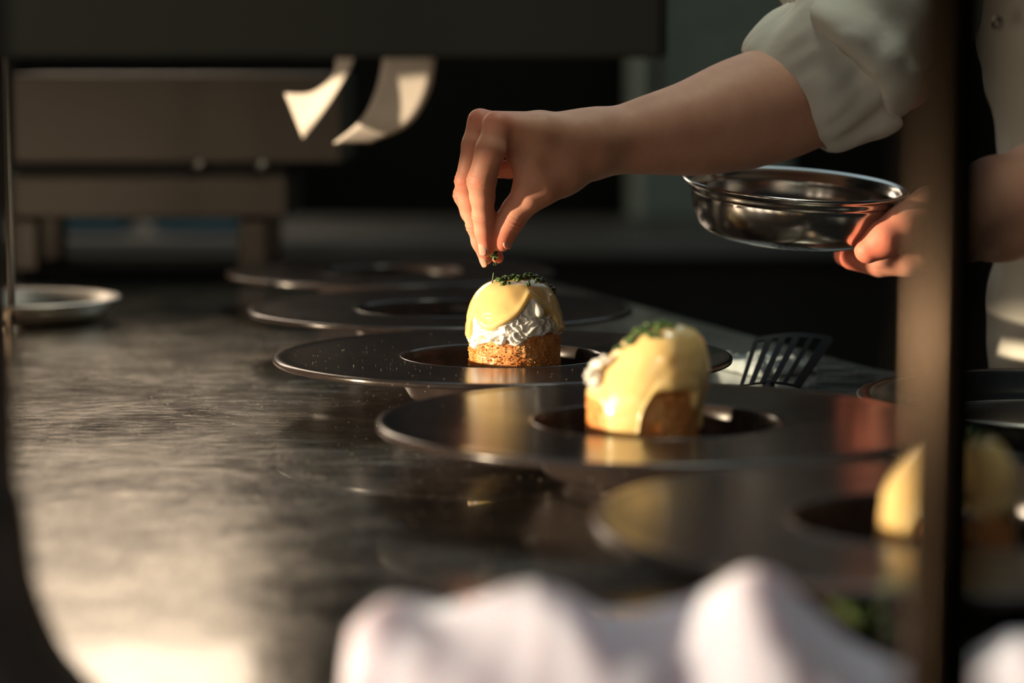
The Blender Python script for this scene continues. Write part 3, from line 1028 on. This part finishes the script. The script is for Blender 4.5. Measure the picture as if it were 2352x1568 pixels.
p, ax, out_ = on_finger(thumb, 0.0045, (0.95, -0.62, 0)); nail(p, ax, out_, 0.0135, 0.0112)

# ---- clothing
def cloth_sdf(name, fld, lo, hi, h, mat, relax_n=2):
    V, F = nets(fld, lo, hi, h)
    V = relax(V, F, relax_n) - np.array(CH)
    return link(name, np_mesh(name, V, F), mat, chef)
ns = lambda X, f, ph: np.sin(X[0] * f + ph + 2.1 * np.sin(X[2] * f * 0.45 + ph)) * np.sin(X[2] * f * 0.8 + 1.3 * np.sin(X[1] * f * 0.6))
def jacket(X):
    d = ellip(X, (cx - 0.008, cy, 1.30), (0.220, 0.125, 0.27))
    d = smin(d, ellip(X, (cx, cy, 1.06), (0.172, 0.128, 0.20)), 0.05)
    d = smin(d, ellip(X, (cx, cy, 0.90), (0.180, 0.135, 0.14)), 0.04)
    d = smin(d, cone(X, sh_r, sh_l, 0.062, 0.062), 0.06)
    d = smin(d, cone(X, el_l + [0.05, 0.03, 0.06], sh_l, 0.062, 0.066), 0.03)
    d = d + 0.0035 * ns(X, 38, 0.4) + 0.0015 * ns(X, 90, 2.0)
    d = np.maximum(d, 0.80 - X[2])
    return np.maximum(d, X[2] - 1.535)
jk = cloth_sdf('jacket', jacket, (0.26, 1.72, 0.78), (0.94, 2.14, 1.56), 0.0075, M_SHIRT)
# rolled cuff: a thick turned-back band around the forearm
c0 = Vector(at(1803, 228, 1.622)); c1 = Vector(at(1932, 118, 1.620))
axis = (c1 - c0).normalized()
ud = Vector(at(1693, 118, 1.622)) - c0
ud = (ud - axis * ud.dot(axis)).normalized()
wd = axis.cross(ud)
verts, faces = [], []
NS = 160
Lc = (c1 - c0).length
# outline of the band's section: (offset along the axis, radius factor)
sec = [(0.30, 0.93), (0.05, 0.93), (-0.02, 0.95), (-0.03, 0.99), (0.00, 1.03), (0.10, 1.09), (0.30, 1.12), (0.55, 1.14), (0.80, 1.15), (0.98, 1.14), (1.05, 1.09), (1.02, 1.00), (0.9, 0.90), (0.6, 0.86)]
sec = [tuple(p) for p in smooth_path([(a, b) for a, b in sec], 4)]
for i in range(NS):
    a = 2 * math.pi * i / NS
    for (u, rf) in sec:
        R1 = 0.0445 * rf; R2 = 0.0435 * rf
        nz = noise.noise(Vector((math.cos(a) * 1.6, math.sin(a) * 1.6, u * 1.5)))
        fold = (0.0024 * math.sin(a * 5 + u * 5.0) * math.sin(a * 2 + 1) + 0.006 * nz + 0.0016 * noise.noise(Vector((math.cos(a) * 5, math.sin(a) * 5, u * 2)))) * (0.35 + u)
        k = u * Lc + 0.006 * math.sin(a + 0.6) * u + 0.004 * noise.noise(Vector((math.cos(a), math.sin(a), 7)))
        tip = 0.013 * math.exp(-((math.cos(a) + 1) / 0.10) ** 2) * max(0, u)          # the corner that sticks out below
        p = c0 + axis * k + ud * math.cos(a) * (R1 + fold + tip) + wd * math.sin(a) * (R2 + fold)
        verts.append(p - CH)
ns_ = len(sec)
for i in range(NS):
    j = (i + 1) % NS
    for k in range(ns_):
        l = (k + 1) % ns_
        faces.append((i * ns_ + k, j * ns_ + k, j * ns_ + l, i * ns_ + l))
me = mesh_from('rolled_cuff', verts, faces)
bm = bmesh.new(); bm.from_mesh(me); bmesh.ops.recalc_face_normals(bm, faces=bm.faces); bm.to_mesh(me); bm.free()
link('rolled_cuff', me, M_SHIRT, chef)

# upper sleeve, drooping over the far end of the cuff
sl0 = np.array(c1); sl1 = np.array(at(2035, -70, 1.67)); ax_ = np.array(axis); cut_ = np.array(c0 + axis * Lc * 0.93)
def sleeve(X):
    d = chain(X, [(sl0 + [0.003, 0, -0.003], 0.055), (sl1, 0.062), (sh_r + [0, 0, -0.02], 0.068)], 0.03)
    d = d + 0.0045 * ns(X, 60, 1.0) + 0.0022 * ns(X, 130, 0.2)
    pl = (cut_[0] - X[0]) * ax_[0] + (cut_[1] - X[1]) * ax_[1] + (cut_[2] - X[2]) * ax_[2]
    pl = pl + 0.004 * np.sin(X[0] * 90)
    return -smin(-d, -pl, 0.008)
cloth_sdf('sleeve', sleeve, (0.12, 1.56, 1.06), (0.50, 1.96, 1.56), 0.0042, M_SHIRT, 4)

# snap button on the jacket: a ring with a centre
sp = at(2306, 52, 1.835)
sx, sz = sp.x, sp.z
dy = cy - 0.130 * math.sqrt(max(0, 1 - ((sx - cx) / 0.218) ** 2)) - 0.004
sb = empty('snap_button', (0, 0, 0)); sb.parent = chef
sb.location = Vector((sx, dy, sz)) - CH
v_, f_ = lathe([(0.0, 0.001), (0.0032, 0.001), (0.0036, 0.0022), (0.0046, 0.0026), (0.0054, 0.002), (0.0056, 0.0), (0.0, -0.004)], 32)
o = link('ring', mesh_from('ring', v_, f_), M_BOWL, sb)
o.rotation_euler = (math.pi / 2, 0, -0.8)
# trousers, shoes
def trousers(X):
    d = ellip(X, (cx, cy, 0.90), (0.165, 0.118, 0.13))
    for s in (-1, 1):
        d = smin(d, chain(X, [(np.array((cx + s * 0.085, cy, 0.86)), 0.088), (np.array((cx + s * 0.10, cy - 0.01, 0.48)), 0.066), (np.array((cx + s * 0.105, cy + 0.01, 0.06)), 0.056)], 0.02), 0.015)
    return np.maximum(d + 0.003 * ns(X, 40, 0.3), 0.03 - X[2])
cloth_sdf('trousers', trousers, (cx - 0.2, cy - 0.16, 0.0), (cx + 0.2, cy + 0.16, 1.0), 0.009, M_TROUSER)
for s in (-1, 1):
    def shoe(X, s=s):
        d = chain(X, [(np.array((cx + s * 0.105, cy + 0.03, 0.045)), 0.045), (np.array((cx + s * 0.115, cy - 0.14, 0.035)), 0.040)], 0.02)
        return np.maximum(d, 0.002 - X[2])
    cloth_sdf('shoe', shoe, (cx + s * 0.11 - 0.07, cy - 0.2, -0.006), (cx + s * 0.11 + 0.07, cy + 0.1, 0.1), 0.006, M_BLACK)
def hair(X):
    d = ellip(X, head_c + [0.0, 0.018, 0.045], (0.082, 0.096, 0.105))
    cut = ellip(X, head_c + [-0.012, -0.085, -0.02], (0.072, 0.07, 0.10))
    return np.maximum(d + 0.002 * ns(X, 160, 0.1), -cut)
cloth_sdf('hair', hair, head_c - 0.13, head_c + [0.13, 0.14, 0.17], 0.006, M_HAIR)

# ------------------------------------------------------------------ chives between the fingers and falling
for i, (px, py, Y) in enumerate([(1135, 574, 1.527), (1138, 580, 1.525), (1132, 586, 1.530), (1141, 588, 1.524), (1136, 592, 1.526), (1138, 606, 1.528)]):
    o = link('chive_piece', chive_meshes[(i * 2) % 6])
    o.location = at(px, py, Y); o.rotation_euler = (0.4 + i, 0.9 * i, i * 1.7); o.scale = (1.15, 1.15, 1.3)
    tag(o, 'tiny green chopped chive held between the pinching fingertips', 'chive', 'chives between the fingertips')
o = link('chive_piece', chive_meshes[5]); o.location = at(1132, 640, 1.535); o.rotation_euler = (0.15, 0.1, 0.3); o.scale = (0.5, 0.5, 2.6)
tag(o, 'single thin green chive falling between fingertips and the sharp egg', 'chive')

# ------------------------------------------------------------------ steel bowl in the left hand
bw = empty('steel_bowl', at(1828, 424, 1.620), 'shallow polished stainless bowl with rolled lip held in one hand', 'bowl')
Rb = 0.0745
prof = [(0.0, -0.0375), (0.035, -0.0375), (0.052, -0.0360), (0.0625, -0.0300), (0.0675, -0.0200), (0.0690, -0.0110), (0.0690, -0.0075), (0.0705, -0.0065), (0.0710, -0.0030), (0.0725, -0.0018),
        (0.0748, -0.0012), (0.0758, 0.0002), (0.0748, 0.0014), (0.0728, 0.0010), (0.0705, -0.0005), (0.0693, -0.0040), (0.0680, -0.0070), (0.0678, -0.0110), (0.0664, -0.0195), (0.0615, -0.0288),
        (0.052, -0.0348), (0.035, -0.0362), (0.0, -0.0362)]
lathe_obj('bowl_shell', prof, M_BOWL, bw, seg=160, n=4)
bw.rotation_euler = (math.radians(5.6), math.radians(3.4), 0)

# ------------------------------------------------------------------ slotted turner beside the focused plate
def quadpt(c, u, v):
    return c[0] * (1 - u) * (1 - v) + c[1] * u * (1 - v) + c[2] * u * v + c[3] * (1 - u) * v
tc_ = [at(1697, 892, 1.590), at(1838, 892, 1.590), at(1918, 776, 1.665), at(1733, 778, 1.660)]
base = tc_[0].copy(); base.z = TZ + 0.001
tn = empty('slotted_turner', base, 'dark slotted metal turner propped up between plates and worktop edge', 'turner')
nrm_t = (tc_[1] - tc_[0]).cross(tc_[3] - tc_[0]).normalized()
def turner_head():
    nu, nv = 46, 40
    # slots: five openings; bars between
    bars = []
    def solid(u, v):
        if v > 0.90 or v < 0.03: return True
        if u < 0.055 or u > 0.945: return True
        w = (u - 0.055) / 0.89 * 5
        fr = w - math.floor(w)
        return fr < 0.0 or fr > 0.56
    bm = bmesh.new()
    vv = {}
    def V_(i, j, s):
        k = (i, j, s)
        if k not in vv:
            u, v = i / nu, j / nv
            # rounded top corners
            cu, cv = min(u, 1 - u), 1 - v
            rr = 0.09
            p = quadpt(tc_, u, v)
            if cu < rr and cv < rr * 1.2:
                du = rr - cu; dv = (rr * 1.2 - cv) / 1.2
                L = math.hypot(du, dv)
                if L > rr:
                    f = rr / L
                    cu2 = rr - du * f; cv2 = (rr - dv * f) * 1.2
                    u2 = cu2 if u < 0.5 else 1 - cu2
                    p = quadpt(tc_, u2, 1 - cv2)
            p = p + nrm_t * (0.0035 * math.sin(math.pi * u)) + nrm_t * (0.0011 * s)
            vv[k] = bm.verts.new(p - base)
        return vv[k]
    cells = {(i, j) for i in range(nu) for j in range(nv) if solid((i + .5) / nu, (j + .5) / nv)}
    for (i, j) in cells:
        bm.faces.new((V_(i, j, 1), V_(i + 1, j, 1), V_(i + 1, j + 1, 1), V_(i, j + 1, 1)))
        bm.faces.new((V_(i, j, 0), V_(i, j + 1, 0), V_(i + 1, j + 1, 0), V_(i + 1, j, 0)))
        for (di, dj, a, b) in ((-1, 0, (i, j), (i, j + 1)), (1, 0, (i + 1, j), (i + 1, j + 1)), (0, -1, (i, j), (i + 1, j)), (0, 1, (i, j + 1), (i + 1, j + 1))):
            if (i + di, j + dj) not in cells:
                bm.faces.new((V_(*a, 0), V_(*b, 0), V_(*b, 1), V_(*a, 1)))
    return bm_mesh('blade', bm, smooth=False)
link('blade', turner_head(), M_TURNER, tn)
m0 = (tc_[0] + tc_[1]) / 2
pts = [m0 + Vector((0.0, 0.004, 0.002)), m0 + Vector((-0.003, -0.010, -0.003)), Vector((m0.x - 0.001, 1.565, TZ + 0.0050)), Vector((0.188, 1.52, TZ + 0.0055)), Vector((0.198, 1.45, TZ + 0.0055)), Vector((0.216, 1.36, TZ + 0.0065))]
link('neck', tube_mesh('neck', [p - base for p in pts], [0.004, 0.0045, 0.0045, 0.0045, 0.005, 0.005], 12), M_TURNER, tn)
pts = [Vector((0.210, 1.385, TZ + 0.010)), Vector((0.218, 1.355, TZ + 0.010)), Vector((0.268, 1.245, TZ + 0.010))]
link('handle', tube_mesh('handle', [p - base for p in pts], [0.007, 0.009, 0.0085], 14), M_BLACK, tn)

# crumpled pale cloth seen through the turner's slots
def cloth_patch(name, cx_, cy_, w, d, h, mat, label, cat, seed, nx=60, ny=40, prof=None, rot=0.0):
    verts, faces = [], []
    for lay in (0, 1):
        for i in range(nx + 1):
            for j in range(ny + 1):
                u, v = -1 + 2 * i / nx, -1 + 2 * j / ny
                edge = min(1, (1 - abs(u)) / 0.10) * min(1, (1 - abs(v)) / 0.35)
                edge = max(0, edge) ** 0.5
                x = u * w / 2 + 0.004 * noise.noise(Vector((u * 3, v * 3, seed)))
                y = v * d / 2 + 0.006 * noise.noise(Vector((u * 4, v * 2, seed + 9)))
                if prof is None:
                    z = h * edge * (0.6 + 0.55 * noise.noise(Vector((u * 3.5, v * 2.2, seed))) + 0.25 * abs(noise.noise(Vector((u * 8, v * 5, seed)))))
                else:
                    z = prof(u, v, edge)
                z = max(z, 0.0) + (0.002 if lay == 0 else 0.0005)
                if lay == 1: z = 0.0005 if prof is None else 0.0005
                verts.append((x, y, z))
    N = (nx + 1) * (ny + 1)
    idx = lambda l, i, j: l * N + i * (ny + 1) + j
    for i in range(nx):
        for j in range(ny):
            faces.append((idx(0, i, j), idx(0, i + 1, j), idx(0, i + 1, j + 1), idx(0, i, j + 1)))
            faces.append((idx(1, i, j), idx(1, i, j + 1), idx(1, i + 1, j + 1), idx(1, i + 1, j)))
    rim_ = [(i, 0) for i in range(nx)] + [(nx, j) for j in range(ny)] + [(i, ny) for i in range(nx, 0, -1)] + [(0, j) for j in range(ny, 0, -1)]
    for a, b in zip(rim_, rim_[1:] + rim_[:1]):
        faces.append((idx(0, *a), idx(0, *b), idx(1, *b), idx(1, *a)))
    me = mesh_from(name, verts, faces)
    bm = bmesh.new(); bm.from_mesh(me); bmesh.ops.recalc_face_normals(bm, faces=bm.faces); bm.to_mesh(me); bm.free()
    o = link(name, me, mat)
    o.location = (cx_, cy_, TZ)
    o.rotation_euler.z = rot
    return tag(o, label, cat)

M_CLOTH2 = cloth('grey_blue_cloth', (0.30, 0.36, 0.38), 900, 40)
p = at(1760, 848, 1.735)
cloth_patch('kitchen_cloth', p.x - 0.002, 1.735, 0.050, 0.070, 0.012, M_CLOTH2, 'small crumpled pale blue-grey cloth lying behind the slotted turner', 'cloth', 3.3, rot=0.4)

# white napkin in the foreground
sil = [(800, 1568), (815, 1440), (860, 1408), (930, 1402), (1010, 1410), (1070, 1395), (1150, 1366), (1230, 1352), (1310, 1376), (1400, 1424), (1480, 1418), (1570, 1410), (1640, 1368), (1700, 1330), (1745, 1320),
       (1800, 1342), (1870, 1410), (1950, 1480), (2040, 1535), (2130, 1560), (2230, 1520), (2330, 1476), (2420, 1470), (2500, 1500), (2560, 1580)]
YN = 0.80
XN0, XN1 = at(796, 1500, YN).x, at(2560, 1500, YN).x
sx_ = np.array([at(a, b, YN).x for a, b in sil]); sz_ = np.array([at(a, b, YN).z - TZ for a, b in sil])
def nap(u, v, edge):
    x = (XN0 + XN1) / 2 + u * (XN1 - XN0) / 2
    top = float(np.interp(x, sx_, sz_))
    pl = 0.0022 * math.sin(x * 110 + 2 * math.sin(v * 2)) * max(0, -v)
    vv = abs(v + 0.05 * math.sin(x * 50))
    f = max(0.0, 1 - max(0.0, vv - 0.15) / 0.9) ** 0.55
    return top * f * min(1, (1 - abs(u)) / 0.012) * min(1, max(0, (1 - abs(v)) / 0.3)) ** 0.5 + pl * edge + 0.002 * noise.noise(Vector((x * 60, v * 4, 1)))
cloth_patch('napkin', (XN0 + XN1) / 2, YN, XN1 - XN0, 0.085, 0.04, M_NAPKIN, 'crumpled white napkin lying blurred in the near foreground', 'napkin', 1.0, 150, 44, nap)

# sprig of green just behind the napkin
M_LEAF = simple('green_leaf', (0.10, 0.17, 0.05), 0.5)
lf = empty('herb_sprig', (at(2010, 1500, 0.875).x, 0.872, TZ), 'small blurred green herb sprig between napkin and steel post', 'herb')
for k in range(7):
    a = k * 0.9
    c = Vector((0.010 * math.cos(a) * (k % 3) / 2, 0.006 * math.sin(a), 0.004 + 0.0045 * k))
    verts, faces = [], []
    for i in range(9):
        u = i / 8
        wv_ = 0.006 * math.sin(math.pi * u) ** 0.8
        for s in (-1, 0, 1):
            verts.append(c + Vector((math.cos(a), math.sin(a), 0.35)) * 0.016 * u + Vector((-math.sin(a), math.cos(a), 0)) * wv_ * s + Vector((0, 0, 0.002 * abs(s) - 0.004 * u * u)))
    for i in range(8):
        for s in (0, 1):
            faces.append((i * 3 + s, i * 3 + s + 1, (i + 1) * 3 + s + 1, (i + 1) * 3 + s))
    o = link('leaf', mesh_from('leaf', verts, faces), M_LEAF, lf)
    sm = o.modifiers.new('thickness', 'SOLIDIFY'); sm.thickness = 0.0005
link('stem', tube_mesh('stem', [(0, 0, 0.0012), (0.002, 0, 0.016), (0, 0.001, 0.034)], [0.0011, 0.001, 0.0007], 8), M_LEAF, lf)

# ------------------------------------------------------------------ round pan at the right
pn = empty('round_pan', (0.343, 1.445, TZ), 'round steel pan at the right edge beside the black post', 'pan')
prof = [(0.0, 0.0), (0.105, 0.0), (0.118, 0.004), (0.124, 0.012), (0.127, 0.018), (0.132, 0.019), (0.134, 0.0205), (0.132, 0.022), (0.126, 0.0215), (0.122, 0.014), (0.115, 0.006), (0.104, 0.003), (0.0, 0.003)]
lathe_obj('pan_body', prof, steel('pan_steel', (0.42, 0.40, 0.38), 0.22, (1, 1, 1), 18), pn, seg=128, n=3)
pts = [(0.124, 0.03, 0.015), (0.17, 0.045, 0.03), (0.26, 0.07, 0.038)]
link('handle', tube_mesh('handle', pts, [0.008, 0.009, 0.010], 12, 0.6), M_POST, pn)

# ------------------------------------------------------------------ shelf hood, tickets
hood = empty('pass_hood', (-0.55, 1.24, TZ + 0.2235), 'long dark hanging hood of the pass across the top', 'hood')
HL = (-2.99, 0.072)
def hbox(name, x0, x1, y0, y1, z0, z1, mat, par=hood, bev=0.003):
    o_ = Vector(hood.location)
    return box(name, Vector(((x0 + x1) / 2, (y0 + y1) / 2, TZ + (z0 + z1) / 2)) - o_, (x1 - x0, y1 - y0, z1 - z0), mat, par, bev)
hbox('front_panel', HL[0], HL[1], 1.142, 1.150, 0.2235, 0.62, M_HOOD)
hbox('back_panel', HL[0], HL[1], 1.330, 1.338, 0.235, 0.62, M_HOOD)
hbox('top_panel', HL[0], HL[1], 1.142, 1.338, 0.6205, 0.628, M_HOOD)
for x in (HL[0], HL[1] - 0.006):
    hbox('end_panel', x, x + 0.006, 1.1505, 1.3295, 0.235, 0.62, M_HOOD)
hbox('ticket_rail', HL[0], HL[1], 1.1505, 1.1722, 0.228, 0.246, M_POST)

hbox('sun_block_strip', -2.985, -1.48, 1.1425, 1.1495, 0.155, 0.2233, M_HOOD)  # added strip out of view, blocks direct sun from the jacket
def ticket(Lc, Rc, Y0, Y1, label, bend):
    n = 26
    L_ = smooth_path([(a, b, i / (len(Lc) - 1)) for i, (a, b) in enumerate(Lc)], 10)
    R_ = smooth_path([(a, b, i / (len(Rc) - 1)) for i, (a, b) in enumerate(Rc)], 10)
    m = min(len(L_), len(R_))
    verts, faces = [], []
    for i in range(m):
        a, b = L_[i], R_[i]
        s = i / (m - 1)
        for k in range(7):
            w = k / 6
            px, py = a[0] * (1 - w) + b[0] * w, a[1] * (1 - w) + b[1] * w
            Y = Y0 + (Y1 - Y0) * (s ** 1.6) + bend * math.sin(math.pi * s) * (1 - w)
            verts.append(at(px, py, Y))
    for i in range(m - 1):
        for k in range(6):
            faces.append((i * 7 + k, i * 7 + k + 1, (i + 1) * 7 + k + 1, (i + 1) * 7 + k))
    o = link('order_ticket', mesh_from('order_ticket', verts, faces), M_PAPER)
    sm = o.modifiers.new('thickness', 'SOLIDIFY'); sm.thickness = 0.0003
    return tag(o, label, 'ticket', 'paper order tickets hanging from the pass')
ticket([(772, 60), (772, 130), (762, 178), (715, 212), (655, 214)], [(822, 60), (815, 130), (792, 178), (748, 250), (697, 318)], 1.172, 1.215, 'narrow curled paper ticket with pointed end, left of the two', 0.01)
ticket([(884, 60), (878, 140), (862, 210), (828, 276), (766, 328)], [(1006, 60), (1000, 140), (985, 215), (940, 285), (852, 327)], 1.172, 1.24, 'wide curled paper ticket bending left, right of the two', 0.01)

# ------------------------------------------------------------------ posts in the foreground
def post(name, x, y, r, z1, mat, label, flare=0.0, fh=0.055):
    e = empty(name, (x, y, TZ), label, 'post')
    lathe_obj('tube', [(0.0, 0.002), (r, 0.002), (r, 0.02), (r, z1), (0.0, z1)], mat, e, seg=64)
    fl = flare or 0.008
    lathe_obj('foot_flange', [(0.0, 0.0), (r + fl, 0.0), (r + fl, 0.003), (r + fl * 0.6, fh * 0.22), (r + fl * 0.22, fh * 0.55), (r + 0.0004, fh), (0.0, fh)], mat, e, seg=64, n=3)
    return e
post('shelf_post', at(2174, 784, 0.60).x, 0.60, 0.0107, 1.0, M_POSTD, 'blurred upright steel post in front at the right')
post('shelf_post', at(-92, 784, 0.83).x, 0.83, 0.0185, 1.0, M_DARKPOST, 'blurred dark post along the left edge of the picture', 0.024, 0.075)
e = empty('thin_rod', (at(14, 400, 2.0).x, 2.0, TZ), 'thin upright steel rod at the left edge above the small dish', 'rod')
lathe_obj('rod_shaft', [(0.0, 0.0), (0.0038, 0.0), (0.0038, 0.9), (0.0, 0.9)], M_POST, e, seg=24)
lathe_obj('rod_foot', [(0.0, 0.0), (0.012, 0.0), (0.012, 0.002), (0.006, 0.004), (0.0, 0.004)], M_POST, e, seg=24)

# small bright dish at the left
ds = empty('small_dish', (at(45, 690, 2.06).x, 2.07, TZ), 'small bright sunlit shallow dish at the left edge of the worktop', 'dish')
prof = [(0.0, 0.0), (0.052, 0.0), (0.066, 0.006), (0.075, 0.016), (0.081, 0.0185), (0.084, 0.0195), (0.082, 0.021), (0.074, 0.0190), (0.064, 0.009), (0.050, 0.003), (0.0, 0.003)]
M_DISH = steel('dish_steel', (0.90, 0.84, 0.76), 0.38, (1, 1, 1), 18)
lathe_obj('dish_body', prof, M_DISH, ds, seg=96, n=3)

# ------------------------------------------------------------------ appliance at the back left
YA = 2.50
mt = box('shade_sheet', (at(330, 500, 2.56).x, 2.565, TZ + 0.0022), (0.44, 0.29, 0.003), simple('shade_sheet_black', (0.006, 0.006, 0.006), 1.0, spec=0.02, nscale=60), None, 0.001)  # black sheet added to stand for the shade below the appliance
tag(mt, 'thin black sheet added as shade under the blurred back-left appliance', 'mat')
ap = empty('countertop_grill', (at(340, 500, YA).x, YA + 0.15, TZ), 'blurred steel countertop appliance standing on legs at the back left', 'appliance')
AO = Vector(ap.location)
def pbox(name, px0, px1, py0, py1, depth, mat, Y=YA, bev=0.003, par=ap):
    a, b = at(px0, py1, Y), at(px1, py0, Y)
    return box(name, Vector(((a.x + b.x) / 2, Y + depth / 2, (a.z + b.z) / 2)) - AO, (b.x - a.x, depth, b.z - a.z), mat, par, bev)
pbox('body', 24, 785, 172, 376, 0.19, M_APPL)
pbox('seam', 30, 655, 376.5, 403, 0.17, M_APPL_D, YA + 0.008)
pbox('drawer_front', 20, 660, 403.5, 502, 0.18, M_APPL)
for px in (455, 600):
    k = at(px, 382, YA)
    v_, f_ = lathe([(0, 0.0), (0.007, 0.0), (0.006, 0.012), (0.0, 0.014)], 20)
    o = link('knob', mesh_from('knob', v_, f_), M_POST, ap); o.location = Vector((k.x, YA + 0.008, k.z)) - AO; o.rotation_euler = (math.pi / 2, 0, 0)
for px in (583, 60):
    for dyy in (0.0, 0.135):
        a = at(px, 500, YA + 0.02)
        zt = at(px, 502.5, YA).z
        o = box('leg', Vector((a.x, YA + 0.02 + dyy, (zt + TZ + 0.0038) / 2)) - AO, (0.030, 0.030, zt - TZ - 0.0048), M_APPL, ap, 0.003)

# ------------------------------------------------------------------ back counter with tubs, fridge
bc = empty('back_counter', (-0.4, 4.3, 0), 'dark steel counter along the back of the kitchen', 'counter')
box('counter_top', (0, 0, TZ - 0.085), (2.6, 0.6, 0.03), M_COUNTER, bc)
box('cabinet', (0, 0.02, (TZ - 0.1015) / 2), (2.5, 0.52, TZ - 0.1015), M_BLACK, bc)
for px0, px1, lab in ((55, 275, 'pale blue plastic tub under the left end of the appliance'), (345, 545, 'pale blue plastic tub beside the leg of the appliance')):
    a, b = at(px0, 560, 4.15), at(px1, 495, 4.15)
    w = b.x - a.x
    tb = empty('plastic_tub', ((a.x + b.x) / 2, 4.25, TZ - 0.0698), lab, 'tub', 'plastic tubs on the back counter')
    hh = 0.11
    bm = bmesh.new(); box_bm(bm, (0, 0, hh / 2), (w, 0.16, hh), 0.012)
    link('tub_body', bm_mesh('tub_body', bm, False), M_TUB, tb)
    bm = bmesh.new(); box_bm(bm, (0, 0, hh + 0.0065), (w + 0.012, 0.17, 0.012), 0.004)
    link('lid', bm_mesh('lid', bm, False), M_TUB, tb)
fr = empty('refrigerator', (0.40, 5.05, 0), 'tall pale green-grey refrigerator far behind the forearm', 'refrigerator')
box('carcass', (0, 0.0, 0.95), (0.30, 0.5, 1.86), M_FRIDGE, fr, 0.01)
box('door', (0, -0.271, 0.95), (0.296, 0.04, 1.80), M_FRIDGE, fr, 0.008)
o = box('handle', (-0.12, -0.305, 1.1), (0.014, 0.026, 0.35), M_APPL, fr, 0.004)
